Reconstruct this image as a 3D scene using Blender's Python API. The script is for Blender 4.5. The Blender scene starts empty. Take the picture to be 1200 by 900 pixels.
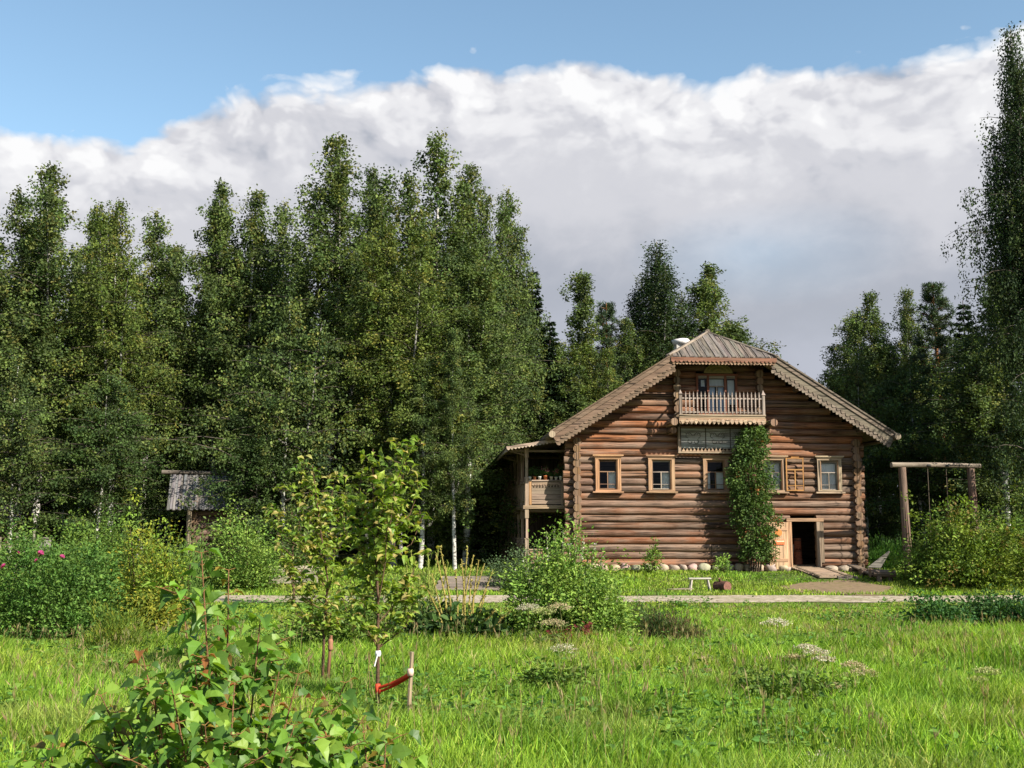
import bpy, math, random
import numpy as np
from mathutils import Vector, Matrix
R = math.radians
rng = np.random.default_rng(7)
random.seed(7)
sc = bpy.context.scene
COL = sc.collection

# ------------------------------------------------------------------ camera
cam_d = bpy.data.cameras.new('camera'); cam = bpy.data.objects.new('camera', cam_d); COL.objects.link(cam)
PITCH = math.atan(175 / 1300)
cam.location = (0, 0, 1.5); cam.rotation_euler = (math.pi / 2 + PITCH, 0, 0)
cam_d.sensor_width = 36; cam_d.lens = 39.0; cam_d.clip_end = 2000; cam_d.clip_start = .1
sc.camera = cam

# ------------------------------------------------------------------ light
SUN_EL, SUN_AZ = 36, 131            # azimuth clockwise from +Y
w = bpy.data.worlds.new("World"); sc.world = w; w.use_nodes = True
nt = w.node_tree; nt.nodes.clear(); N = nt.nodes.new; L = nt.links.new
def wmath(op, a, b=None, c=None, clamp=False):
    n = N('ShaderNodeMath'); n.operation = op; n.use_clamp = clamp
    for i, v in enumerate((a, b, c)):
        if v is None: continue
        if isinstance(v, (int, float)): n.inputs[i].default_value = v
        else: L(v, n.inputs[i])
    return n.outputs[0]
def wramp(x, stops, interp='EASE'):
    n = N('ShaderNodeValToRGB'); L(x, n.inputs[0]); cr = n.color_ramp; cr.interpolation = interp
    while len(cr.elements) < len(stops): cr.elements.new(.5)
    for e, (p, c) in zip(cr.elements, stops):
        e.position = p; e.color = (*c, 1) if not isinstance(c, (int, float)) else (c, c, c, 1)
    return n.outputs[0]
out = N('ShaderNodeOutputWorld'); bg = N('ShaderNodeBackground'); L(bg.outputs[0], out.inputs[0])
bg.inputs[1].default_value = .082
sky = N('ShaderNodeTexSky'); sky.sky_type = 'NISHITA'; sky.sun_disc = False
sky.sun_elevation = R(SUN_EL); sky.sun_rotation = R(SUN_AZ); sky.air_density = 1.0; sky.dust_density = .6; sky.ozone_density = 1.6
tc = N('ShaderNodeTexCoord'); sep = N('ShaderNodeSeparateXYZ'); L(tc.outputs['Generated'], sep.inputs[0])
hx = wmath('SQRT', wmath('ADD', wmath('MULTIPLY', sep.outputs[0], sep.outputs[0]), wmath('MULTIPLY', sep.outputs[1], sep.outputs[1])))
elev = wmath('DIVIDE', sep.outputs[2], wmath('MAXIMUM', hx, .001))             # tan of elevation
azim = wmath('ARCTAN2', sep.outputs[0], sep.outputs[1])                         # 0 straight ahead, + right
cmb = N('ShaderNodeCombineXYZ'); L(azim, cmb.inputs[0]); L(wmath('MULTIPLY', elev, 1.35), cmb.inputs[1])
def wnoise(scale, detail=6, rough=.55, off=(0, 0, 0), sc3=(1, 1, 1), dist=0):
    m = N('ShaderNodeMapping'); L(cmb.outputs[0], m.inputs[0]); m.inputs['Location'].default_value = off; m.inputs['Scale'].default_value = sc3
    n = N('ShaderNodeTexNoise'); L(m.outputs[0], n.inputs[0]); n.inputs['Scale'].default_value = scale
    n.inputs['Detail'].default_value = detail; n.inputs['Roughness'].default_value = rough; n.inputs['Distortion'].default_value = dist
    return n.outputs[0]
n1 = wnoise(5.2, 8, .52, (3.1, 1.7, 0), dist=.25); n2 = wnoise(15, 9, .62, (1, 4, 2), dist=.3); 
def wvor(scale, off, detail=2.0):
    m = N('ShaderNodeMapping'); L(cmb.outputs[0], m.inputs[0]); m.inputs['Location'].default_value = off
    dn = N('ShaderNodeTexNoise'); L(m.outputs[0], dn.inputs[0]); dn.inputs['Scale'].default_value = 9; dn.inputs['Detail'].default_value = 5
    ad = N('ShaderNodeMix'); ad.data_type = 'RGBA'; ad.blend_type = 'LINEAR_LIGHT'; ad.inputs[0].default_value = .05; L(m.outputs[0], ad.inputs[6]); L(dn.outputs[1], ad.inputs[7])
    v = N('ShaderNodeTexVoronoi'); v.feature = 'SMOOTH_F1'; v.voronoi_dimensions = '2D'; L(ad.outputs[2], v.inputs['Vector']); v.inputs['Scale'].default_value = scale
    v.inputs['Detail'].default_value = detail; v.inputs['Roughness'].default_value = .55; v.inputs['Smoothness'].default_value = .35; return v.outputs['Distance']
v1 = wvor(12, (.3, .1, 0), 3.); v1b = wvor(12, (.288, .078, 0), 3.)
n3 = wnoise(2.1, 4, .5, (7.3, 2.2, 1), (1, 1.6, 1), .4)
edge = wramp(wmath('ADD', azim, .5), [(.0, .352), (.155, .348), (.215, .385), (.27, .411), (.36, .424), (.53, .450), (.61, .445), (.66, .427), (.706, .407), (.735, .424), (.85, .429), (1.0, .428)], 'LINEAR')
edge = wmath('ADD', edge, wmath('MULTIPLY', wmath('SUBTRACT', n1, .5), .035))
edge = wmath('ADD', edge, wmath('MULTIPLY', wmath('SUBTRACT', n2, .5), .024))
edge = wmath('ADD', wmath('ADD', edge, .012), wmath('MULTIPLY', wmath('SUBTRACT', .42, v1), .030))
dpt = wmath('SUBTRACT', edge, elev)                                             # >0 inside the bank
mask = wmath('SMOOTH_MIN', 1, wmath('MULTIPLY', wmath('MAXIMUM', dpt, 0), 60), .3)
# a thinner place low on the right where blue shows through
gx = wmath('MULTIPLY', wmath('SUBTRACT', azim, .235), 7.5); gy = wmath('MULTIPLY', wmath('SUBTRACT', elev, .25), 20)
gap = wmath('SUBTRACT', 1, wmath('SQRT', wmath('ADD', wmath('MULTIPLY', gx, gx), wmath('MULTIPLY', gy, gy))))
gap = wmath('MULTIPLY', wmath('MAXIMUM', gap, 0), wmath('MULTIPLY', n1, .6))
mask = wmath('SUBTRACT', mask, gap, clamp=True)
tone = wmath('ADD', wmath('MULTIPLY', dpt, 3.3), wmath('MULTIPLY', wmath('SUBTRACT', n3, .5), .8))
tone = wmath('ADD', tone, wmath('MULTIPLY', wmath('SUBTRACT', n1, .5), .42))
tone = wmath('ADD', tone, wmath('MULTIPLY', wmath('SUBTRACT', n2, .5), .15))
rfade = wmath('MAXIMUM', wmath('SUBTRACT', 1, wmath('MULTIPLY', wmath('MAXIMUM', dpt, 0), 6.5)), .12)
tone = wmath('ADD', tone, wmath('MULTIPLY', rfade, wmath('MULTIPLY', wmath('SUBTRACT', v1, v1b), .65)))
tone = wmath('ADD', tone, wmath('MULTIPLY', rfade, wmath('MULTIPLY', wmath('SUBTRACT', v1, .45), .25)))
ccol = wramp(tone, [(0.0, (5.5, 5.5, 5.55)), (.18, (4.8, 4.8, 4.95)), (.42, (3.75, 3.78, 4.05)), (.72, (2.5, 2.66, 3.05)), (1, (2.85, 3.0, 3.45))])
hz = wramp(elev, [(0.12, 0.0), (.30, 1.0)])
mixb = N('ShaderNodeMix'); mixb.data_type = 'RGBA'; L(mask, mixb.inputs[0])
tint = N('ShaderNodeMix'); tint.data_type = 'RGBA'; tint.blend_type = 'MULTIPLY'; tint.inputs[0].default_value = 1
L(sky.outputs[0], tint.inputs[6]); tint.inputs[7].default_value = (1.22, 1.27, 1.15, 1)
L(tint.outputs[2], mixb.inputs[6]); L(ccol, mixb.inputs[7]); L(mixb.outputs[2], bg.inputs[0])

sd = bpy.data.lights.new('sun', 'SUN'); sun = bpy.data.objects.new('sun', sd); COL.objects.link(sun)
sd.energy = 4.8; sd.angle = R(.55); sd.color = (1, .93, .80)
SV = Vector((math.sin(R(SUN_AZ)) * math.cos(R(SUN_EL)), math.cos(R(SUN_AZ)) * math.cos(R(SUN_EL)), math.sin(R(SUN_EL))))
sun.rotation_euler = SV.to_track_quat('Z', 'Y').to_euler(); sun.location = (20, -20, 30)
sc.view_settings.view_transform = 'Standard'; sc.view_settings.look = 'None'
sc.view_settings.exposure = 1.12; sc.view_settings.gamma = 1
sc.cycles.max_bounces = 5; sc.cycles.diffuse_bounces = 3; sc.cycles.glossy_bounces = 2; sc.cycles.transmission_bounces = 3
sc.cycles.transparent_max_bounces = 6; sc.cycles.caustics_reflective = False; sc.cycles.caustics_refractive = False
try: sc.cycles.use_denoising = True
except Exception: pass

# ------------------------------------------------------------------ terrain height
KY = [-400, 0, 9, 20, 31, 35.2, 37, 39, 41, 60, 75, 110, 500, 1500]
KZ = [-.3, -.28, -.3, -.38, -.45, -.42, -.32, -.19, .06, .25, .6, 1.2, 3, 6]
def zt(x, y): return np.interp(y, KY, KZ)
cth, sth = math.cos(PITCH), math.sin(PITCH)
def ray(px, py):
    u = (px - 600) / 1300; v = -(py - 450) / 1300
    return u, cth - sth * v, sth + cth * v
def at(px, py, y):                   # the point at distance y seen at that place of the photograph
    a, b, c = ray(px, py); return a * y / b, y, 1.5 + c * y / b
def base(px, y):                     # ground point at distance y in that direction
    x = (px - 600) / 1300 * (y * cth + 0) / 1.0
    x = at(px, 625 + 1300 * 1.8 / y, y)[0]
    return x, y, float(zt(x, y))

# ------------------------------------------------------------------ mesh builder
class MB:
    def __init__(s): s.v = []; s.c = []; s.g = []; s.f = []; s.sm = []; s.n = 0
    def add(s, v, faces, col=(.5, .5, .5), g=None, smooth=False):
        v = np.asarray(v, dtype=np.float32).reshape(-1, 3); k = len(v)
        s.v.append(v)
        c = np.asarray(col, dtype=np.float32)
        s.c.append(np.broadcast_to(c, (k, 3)) if c.ndim == 1 else c)
        s.g.append(np.asarray(g, dtype=np.float32) if g is not None else v.copy())
        if isinstance(faces, np.ndarray): groups = [faces]
        else:
            d = {}
            for f in faces: d.setdefault(len(f), []).append(f)
            groups = [np.array(q) for q in d.values()]
        for q in groups:
            s.f.append(q.astype(np.int32) + s.n); s.sm.append(np.full(len(q), smooth))
        s.n += k
    def mesh(s, name, mat):
        me = bpy.data.meshes.new(name)
        if not s.n: return me
        V = np.concatenate(s.v); me.vertices.add(len(V)); me.vertices.foreach_set('co', V.ravel())
        lv = np.concatenate([q.ravel() for q in s.f]); tot = np.concatenate([np.full(len(q), q.shape[1], np.int32) for q in s.f])
        st = np.concatenate([[0], np.cumsum(tot)[:-1]]).astype(np.int32)
        me.loops.add(len(lv)); me.loops.foreach_set('vertex_index', lv)
        me.polygons.add(len(tot)); me.polygons.foreach_set('loop_start', st)
        me.polygons.foreach_set('use_smooth', np.concatenate(s.sm))
        me.update(calc_edges=True)
        a = me.attributes.new('col', 'FLOAT_COLOR', 'POINT')
        C4 = np.ones((len(V), 4), np.float32); C4[:, :3] = np.concatenate(s.c); a.data.foreach_set('color', C4.ravel())
        b = me.attributes.new('grain', 'FLOAT_VECTOR', 'POINT'); b.data.foreach_set('vector', np.concatenate(s.g).astype(np.float32).ravel())
        me.materials.append(mat)
        return me
    def build(s, name, mat, parent=None, label=None):
        o = bpy.data.objects.new(name, s.mesh(name, mat)); COL.objects.link(o)
        if parent is not None: o.parent = parent
        if label: o['label'] = label
        return o

def jit(c, a=.12):
    c = np.array(c, dtype=float); return np.clip(c * (1 + random.uniform(-a, a)) * (1 + np.array([random.uniform(-a, a) * .35 for _ in range(3)])), .004, .95)
BOXF = [(0, 3, 2, 1), (4, 5, 6, 7), (0, 1, 5, 4), (1, 2, 6, 5), (2, 3, 7, 6), (3, 0, 4, 7)]
def box(mb, x0, x1, y0, y1, z0, z1, col=(.5, .5, .5), M=None, ch=0.0):
    """a board; grain runs along its longest side; ch > 0 trims the long edges"""
    ext = [x1 - x0, y1 - y0, z1 - z0]; ax = int(np.argmax(ext)); s = random.uniform(0, 90)
    cx = [(x0 + x1) / 2, (y0 + y1) / 2, (z0 + z1) / 2]
    h = [e / 2 for e in ext]; o = [a for a in (0, 1, 2) if a != ax]
    c = min(ch, h[o[0]] * .6, h[o[1]] * .6)
    if c <= 0: ring = [(-1, -1, 0, 0), (1, -1, 0, 0), (1, 1, 0, 0), (-1, 1, 0, 0)]
    else: ring = [(-1, -1, c, 0), (1, -1, -c, 0), (1, -1, 0, c), (1, 1, 0, -c), (1, 1, -c, 0), (-1, 1, c, 0), (-1, 1, 0, -c), (-1, -1, 0, c)]
    n = len(ring); V = []; G = []
    for e in (-1, 1):
        for k, (a, b, da, db) in enumerate(ring):
            p = list(cx); p[ax] += e * h[ax]; p[o[0]] += a * h[o[0]] + da; p[o[1]] += b * h[o[1]] + db
            V.append(p); G.append((p[ax] + s, p[o[0]] + p[o[1]] * 1.3 + s, s))
    F = [(i, (i + 1) % n, n + (i + 1) % n, n + i) for i in range(n)] + [tuple(range(n))[::-1], tuple(range(n, 2 * n))]
    if ax == 1: F = [f[::-1] for f in F]
    V = np.array(V)
    if M is not None: V = V @ np.array(M.to_3x3()).T + np.array(M.translation)
    mb.add(V, F, jit(col, .10), G)
def prism(mb, poly, y0, y1, col, M=None):
    """poly in (x, z), pushed from y0 to y1"""
    n = len(poly); s = random.uniform(0, 90)
    V = [(x, y0, z) for x, z in poly] + [(x, y1, z) for x, z in poly]
    F = [tuple(range(n)), tuple(range(n, 2 * n))[::-1]] + [(i, i + n, (i + 1) % n + n, (i + 1) % n) for i in range(n)]
    V = np.array(V, dtype=float); G = np.stack([V[:, 0] + s, V[:, 2] + V[:, 1] + s, np.full(len(V), s)], 1)
    if M is not None: V = V @ np.array(M.to_3x3()).T + np.array(M.translation)
    mb.add(V, F, jit(col, .08), G)
def frame_of(d):
    d = np.array(d, dtype=float); d /= np.linalg.norm(d) + 1e-9
    r = np.array([0, 0, 1.]) if abs(d[2]) < .9 else np.array([1., 0, 0])
    a = np.cross(d, r); a /= np.linalg.norm(a); return d, a, np.cross(d, a)
def tube(mb, pts, rad, n=6, col=(.2, .15, .1), caps=False, capcol=None, smooth=True):
    P = np.array(pts, dtype=float); k = len(P); rad = np.broadcast_to(np.array(rad, dtype=float), (k,)); s = random.uniform(0, 90)
    V = []; G = []; ln = 0
    for i in range(k):
        d = P[min(i + 1, k - 1)] - P[max(i - 1, 0)]
        _, a, b = frame_of(d)
        if i: ln += np.linalg.norm(P[i] - P[i - 1])
        for j in range(n):
            t = 2 * math.pi * j / n; V.append(P[i] + rad[i] * (math.cos(t) * a + math.sin(t) * b)); G.append((ln + s, min(j, n - j) * 2 * math.pi / n * rad[i] + s, s))
    F = [(i * n + j, i * n + (j + 1) % n, (i + 1) * n + (j + 1) % n, (i + 1) * n + j) for i in range(k - 1) for j in range(n)]
    mb.add(V, np.array(F)[:, ::-1], jit(col, .08), G, smooth)
    if caps:
        cc = col if capcol is None else capcol
        mb.add(V[:n], [tuple(range(n))], jit(cc, .12), G[:n]); mb.add(V[-n:], [tuple(range(n))[::-1]], jit(cc, .12), G[-n:])
def log(mb, p0, p1, r=.15, col=(.25, .16, .1), n=12, capcol=(.24, .14, .075)):
    p0 = np.array(p0, float); p1 = np.array(p1, float); ln = np.linalg.norm(p1 - p0); k = max(2, int(ln / .7) + 1)
    pts = [p0 + (p1 - p0) * i / (k - 1) + np.array([random.uniform(-.008, .008) for _ in range(3)]) for i in range(k)]
    tube(mb, pts, [r * random.uniform(.94, 1.05) for _ in range(k)], n, col, True, capcol)
def lathe(mb, prof, c, n=14, col=(.5, .5, .5)):
    V = [(c[0] + r * math.cos(2 * math.pi * j / n), c[1] + r * math.sin(2 * math.pi * j / n), c[2] + z) for r, z in prof for j in range(n)]
    F = [(i * n + j, i * n + (j + 1) % n, (i + 1) * n + (j + 1) % n, (i + 1) * n + j) for i in range(len(prof) - 1) for j in range(n)]
    F.append(tuple(range(n))[::-1]); F.append(tuple(range((len(prof) - 1) * n, len(prof) * n)))
    mb.add(V, F, col, None, True)
def rock(mb, c, rx, ry, rz, col, seed):
    rr = random.Random(seed); n, m = 12, 8; V = []
    ph = [rr.uniform(0, 6) for _ in range(6)]
    for i in range(m + 1):
        a = math.pi * i / m
        for j in range(n):
            b = 2 * math.pi * j / n
            d = np.array([math.sin(a) * math.cos(b), math.sin(a) * math.sin(b), math.cos(a)])
            q = 1 + .13 * math.sin(2.3 * d[0] + ph[0]) * math.cos(3.1 * d[1] + ph[1]) + .09 * math.sin(5 * d[2] + ph[2] + 3 * d[0])
            d = np.sign(d) * np.abs(d) ** .8
            V.append((c[0] + rx * d[0] * q, c[1] + ry * d[1] * q, c[2] + rz * d[2] * q))
    F = [(i * n + j, (i + 1) * n + j, (i + 1) * n + (j + 1) % n, i * n + (j + 1) % n) for i in range(m) for j in range(n)]
    mb.add(V, F, col, None, True)

# ------------------------------------------------------------------ things
def tag(o, label, cat, group=None):
    o['label'] = label; o['category'] = cat
    if group: o['group'] = group
    return o
def thing(name, label, cat, loc=(0, 0, 0), rz=0, group=None):
    o = bpy.data.objects.new(name, None); COL.objects.link(o); o.empty_display_size = .3
    o.location = loc; o.rotation_euler = (0, 0, rz); return tag(o, label, cat, group)
def kind(o, k): o['kind'] = k; return o
def part(name, mesh, parent, label=None):
    o = bpy.data.objects.new(name, mesh); COL.objects.link(o); o.parent = parent
    if label: o['label'] = label
    return o

# ------------------------------------------------------------------ materials
class NT:
    def __init__(s, name, rough=.8, spec=.3):
        s.m = bpy.data.materials.new(name); s.m.use_nodes = True; s.t = s.m.node_tree
        s.b = s.t.nodes['Principled BSDF']; s.b.inputs['Roughness'].default_value = rough; s.b.inputs['Specular IOR Level'].default_value = spec
    def n(s, ty, **k):
        x = s.t.nodes.new(ty)
        for a, v in k.items(): setattr(x, a, v)
        return x
    def l(s, a, b): s.t.links.new(a, b)
    def attr(s, name): x = s.n('ShaderNodeAttribute'); x.attribute_name = name; return x
    def noise(s, vec, scale, detail=4, rough=.6, sc3=(1, 1, 1), dist=0):
        m = s.n('ShaderNodeMapping'); m.inputs['Scale'].default_value = sc3
        if vec is not None: s.l(vec, m.inputs[0])
        x = s.n('ShaderNodeTexNoise'); s.l(m.outputs[0], x.inputs[0]); x.inputs['Scale'].default_value = scale
        x.inputs['Detail'].default_value = detail; x.inputs['Roughness'].default_value = rough; x.inputs['Distortion'].default_value = dist
        return x.outputs[0]
    def ramp(s, x, stops):
        n = s.n('ShaderNodeValToRGB'); s.l(x, n.inputs[0]); cr = n.color_ramp
        while len(cr.elements) < len(stops): cr.elements.new(.5)
        for e, (p, c) in zip(cr.elements, stops):
            e.position = p; e.color = (*c, 1) if not isinstance(c, (int, float)) else (c, c, c, 1)
        return n.outputs[0]
    def mix(s, fac, a, b, mode='MIX'):
        n = s.n('ShaderNodeMix'); n.data_type = 'RGBA'; n.blend_type = mode
        for i, v in ((0, fac), (6, a), (7, b)):
            if isinstance(v, (int, float)): n.inputs[i].default_value = v
            elif isinstance(v, tuple): n.inputs[i].default_value = (*v, 1)
            else: s.l(v, n.inputs[i])
        return n.outputs[2]
    def bump(s, h, st=.3, d=.02):
        n = s.n('ShaderNodeBump'); n.inputs['Strength'].default_value = st; n.inputs['Distance'].default_value = d
        s.l(h, n.inputs['Height']); s.l(n.outputs[0], s.b.inputs['Normal'])

def wood_mat(name, contrast=1.0, bump=.6, grey=.35):
    t = NT(name, .85, .2); a = t.attr('col'); g = t.attr('grain')
    fine = t.noise(g.outputs['Vector'], 14, 6, .7, (.07, 1.5, 1)); wide = t.noise(g.outputs['Vector'], 2.2, 4, .6, (.35, 1.4, 1), .6)
    crack = t.noise(g.outputs['Vector'], 9, 3, .5, (.045, 2.0, 1))
    c = t.mix(t.ramp(wide, [(.38, 0.0), (.68, grey)]), a.outputs['Color'], (.215, .165, .13))
    c = t.mix(1.0, c, t.ramp(fine, [(.36, max(.2, 1 - .78 * contrast)), (.48, .72), (.60, 1.0)]), 'MULTIPLY')
    c = t.mix(1.0, c, t.ramp(wide, [(.2, 1 - .35 * contrast), (.5, 1.0)]), 'MULTIPLY')
    c = t.mix(1.0, c, t.ramp(crack, [(.36, .18), (.42, 1.0)]), 'MULTIPLY')
    t.l(c, t.b.inputs['Base Color']); t.bump(t.mix(.5, fine, crack), bump, .02); return t.m
M_LOG = wood_mat('weathered_log', 1.05, 1.0, .75); M_WOOD = wood_mat('planed_board', .7, .4, .3)
M_ROOF = wood_mat('grey_roof_board', .9, .5, .6)
def leaf_mat(name, trans=.32, rough=.55, spec=.25, warm=(1.25, 1.25, .5)):
    t = NT(name, rough, spec); a = t.attr('col'); t.l(a.outputs['Color'], t.b.inputs['Base Color'])
    tr = t.n('ShaderNodeBsdfTranslucent'); t.l(t.mix(1.0, a.outputs['Color'], warm, 'MULTIPLY'), tr.inputs[0])
    mx = t.n('ShaderNodeMixShader'); mx.inputs[0].default_value = trans; t.l(t.b.outputs[0], mx.inputs[1]); t.l(tr.outputs[0], mx.inputs[2])
    t.l(mx.outputs[0], t.t.nodes['Material Output'].inputs[0]); return t.m
M_LEAF = leaf_mat('foliage', .26, .6, .12); M_NEED = leaf_mat('needles', .12, .6, .2); M_GRASS = leaf_mat('grass_blade', .40, .55, .2, (1.15, 1.25, .45))
M_LEAFN = leaf_mat('broad_leaf', .42, .45, .35, (1.3, 1.3, .4))
def plain(name, rough=.7, spec=.3, noise=.25, scale=8, bump=0):
    t = NT(name, rough, spec); a = t.attr('col'); co = t.n('ShaderNodeTexCoord')
    nn = t.noise(co.outputs['Object'], scale, 5, .65)
    t.l(t.mix(1.0, a.outputs['Color'], t.ramp(nn, [(.25, 1 - noise), (.7, 1.0)]), 'MULTIPLY'), t.b.inputs['Base Color'])
    if bump: t.bump(nn, bump, .03)
    return t.m
M_PLAIN = plain('painted_surface'); M_STONE = plain('field_stone', .9, .2, .5, 5, .6); M_CLAY = plain('clay', .8, .3, .2, 20)
M_CLOTH = plain('cloth', .9, .1, .15, 10); M_BARK = plain('bark', .9, .1, .6, 18, .8)
def birch_bark():
    t = NT('birch_bark', .8, .2); co = t.n('ShaderNodeTexCoord')
    n1 = t.noise(co.outputs['Object'], 3.2, 5, .7, (1, 1, 1.7)); n2 = t.noise(co.outputs['Object'], 8, 3, .6, (.5, .5, 7))
    sp = t.n('ShaderNodeSeparateXYZ'); t.l(co.outputs['Object'], sp.inputs[0])
    c = t.mix(t.ramp(n2, [(.56, 0.0), (.62, 1.0)]), (.62, .60, .55), (.10, .09, .08))
    c = t.mix(t.ramp(n1, [(.50, 0.0), (.60, 1.0)]), c, (.07, .06, .05))
    t.l(t.mix(1.0, c, t.attr('col').outputs['Color'], 'MULTIPLY'), t.b.inputs['Base Color']); t.bump(n1, .5, .03); return t.m
M_BIRCH = birch_bark()
def glass():
    t = NT('window_glass', .04, .5); t.t.nodes.remove(t.b)
    gl = t.n('ShaderNodeBsdfGlossy'); gl.inputs['Roughness'].default_value = .03; gl.inputs['Color'].default_value = (.9, .93, 1, 1)
    tp = t.n('ShaderNodeBsdfTransparent'); tp.inputs[0].default_value = (.88, .9, .9, 1)
    fr = t.n('ShaderNodeFresnel'); fr.inputs[0].default_value = 1.28
    mx = t.n('ShaderNodeMixShader'); t.l(fr.outputs[0], mx.inputs[0]); t.l(tp.outputs[0], mx.inputs[1]); t.l(gl.outputs[0], mx.inputs[2])
    t.l(mx.outputs[0], t.t.nodes['Material Output'].inputs[0]); return t.m
M_GLASS = glass()
def ground_mat():
    t = NT('ground_soil', .95, .1); co = t.n('ShaderNodeTexCoord')
    a = t.noise(co.outputs['Object'], .35, 6, .65); b = t.noise(co.outputs['Object'], 6, 5, .7)
    c = t.mix(t.ramp(a, [(.35, 0.0), (.65, 1.0)]), (.055, .085, .02), (.09, .11, .03))
    c = t.mix(t.ramp(b, [(.4, 0.0), (.62, .7)]), c, (.07, .055, .03)); t.l(c, t.b.inputs['Base Color']); t.bump(b, .6, .05); return t.m
def path_mat():
    t = NT('stone_path', .9, .2); co = t.n('ShaderNodeTexCoord')
    mp = t.n('ShaderNodeMapping'); mp.inputs['Scale'].default_value = (1.5, 3.2, 1); t.l(co.outputs['Object'], mp.inputs[0])
    v = t.n('ShaderNodeTexVoronoi'); v.feature = 'DISTANCE_TO_EDGE'; v.inputs['Scale'].default_value = 1.5; t.l(mp.outputs[0], v.inputs[0])
    v2 = t.n('ShaderNodeTexVoronoi'); v2.inputs['Scale'].default_value = 1.5; t.l(mp.outputs[0], v2.inputs[0])
    n = t.noise(co.outputs['Object'], 5, 6, .7); n0 = t.noise(co.outputs['Object'], .7, 4, .6)
    c = t.mix(v2.outputs['Color'], (.40, .325, .24), (.54, .46, .37)); c = t.mix(1.0, c, t.ramp(n, [(.35, .45), (.58, 1.0)]), 'MULTIPLY')
    c = t.mix(t.ramp(v.outputs['Distance'], [(.02, 1.0), (.09, 0.0)]), c, (.17, .14, .08))
    c = t.mix(t.ramp(n0, [(.52, 0.0), (.66, .65)]), c, (.16, .17, .06))
    t.l(c, t.b.inputs['Base Color']); t.bump(n, .5, .03); return t.m
def soil_mat():
    t = NT('trodden_earth', .95, .1); co = t.n('ShaderNodeTexCoord'); n = t.noise(co.outputs['Object'], 3, 6, .7)
    t.l(t.ramp(n, [(.3, (.10, .075, .045)), (.5, (.21, .15, .095)), (.62, (.15, .12, .06)), (.72, (.10, .13, .04))]), t.b.inputs['Base Color']); t.bump(n, .5, .04); return t.m

# ------------------------------------------------------------------ foliage scattering
T_DIAM = (np.array([(0, 0, 0), (.45, .32, .06), (1, 0, -.02), (.45, -.32, .06)]), [np.array([(0, 3, 2, 1)])])
T_NEED = (np.array([(0, -.10, 0), (0, .10, 0), (1, .05, -.05), (1, -.05, -.05)]), [np.array([(0, 1, 2, 3)])])
T_LEAF = (np.array([(0, 0, 0), (.28, .24, .07), (.28, -.24, .07), (.68, .22, .03), (.68, -.22, .03), (1, 0, -.16), (.3, 0, .0), (.68, 0, -.05)]),
          [np.array([(6, 7, 3, 1), (6, 2, 4, 7)]), np.array([(0, 6, 1), (0, 2, 6), (7, 5, 3), (7, 4, 5)])])
T_CURL = (np.array([(0, 0, 0), (.25, .20, .14), (.25, -.20, .14), (.6, .20, .16), (.6, -.20, .16), (.95, 0, -.22), (.3, 0, .08), (.64, 0, .04)]), T_LEAF[1])
_lo = [(.02, 0), (.04, .20), (.14, .36), (.30, .40), (.46, .50), (.52, .34), (.68, .28), (.84, .14), (1, 0)]
_lv = [(.30, 0, .0), (.62, 0, -.03)] + [(x, y, .10 * abs(y) / .4 - .14 * x * x) for x, y in _lo] + [(x, -y, .10 * abs(y) / .4 - .14 * x * x) for x, y in _lo[1:-1]]
T_LOBE = (np.array(_lv) * np.array([1.05, .85, 2.6]), [np.array([(0, 3, 2), (0, 4, 3), (0, 5, 4), (0, 6, 5), (0, 7, 6), (0, 1, 7), (1, 8, 7), (1, 9, 8), (1, 10, 9),
                                    (0, 2, 11), (0, 11, 12), (0, 12, 13), (0, 13, 14), (0, 14, 15), (0, 15, 1), (1, 15, 16), (1, 16, 17), (1, 17, 10)])])
def scatter(mb, T, pos, axis, size, col, up=None, smooth=False, grad=0.):
    tv, tf = T; n = len(pos); k = len(tv)
    a = axis / (np.linalg.norm(axis, axis=1, keepdims=True) + 1e-9)
    r = rng.normal(size=(n, 3)) if up is None else up + rng.normal(size=(n, 3)) * .25
    b = np.cross(r, a); b /= np.linalg.norm(b, axis=1, keepdims=True) + 1e-9; c = np.cross(a, b)
    size = np.broadcast_to(np.asarray(size, dtype=float), (n,))
    V = pos[:, None, :] + size[:, None, None] * (tv[None, :, 0:1] * a[:, None] + tv[None, :, 1:2] * b[:, None] + tv[None, :, 2:3] * c[:, None])
    off = (np.arange(n) * k)[:, None, None]
    C = np.repeat(np.asarray(col, dtype=np.float32) * .86, k, axis=0)
    first = True; Vf = V.reshape(-1, 3).astype(np.float32)
    mb.v.append(Vf); mb.c.append(C); mb.g.append(Vf)
    for q in tf:
        mb.f.append(((q[None] + off).reshape(-1, q.shape[1]) + mb.n).astype(np.int32)); mb.sm.append(np.full(n * len(q), smooth))
    mb.n += n * k
def pal(cols, wts, n, jv=.22, r=None):
    r = rng if r is None else r
    cols = np.array(cols); i = r.choice(len(cols), n, p=np.array(wts) / sum(wts))
    return np.clip(cols[i] * (1 + r.uniform(-jv, jv, (n, 1))) * (1 + r.uniform(-.08, .08, (n, 3))), .003, .9)
def unit(v): return v / (np.linalg.norm(v, axis=-1, keepdims=True) + 1e-9)

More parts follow.
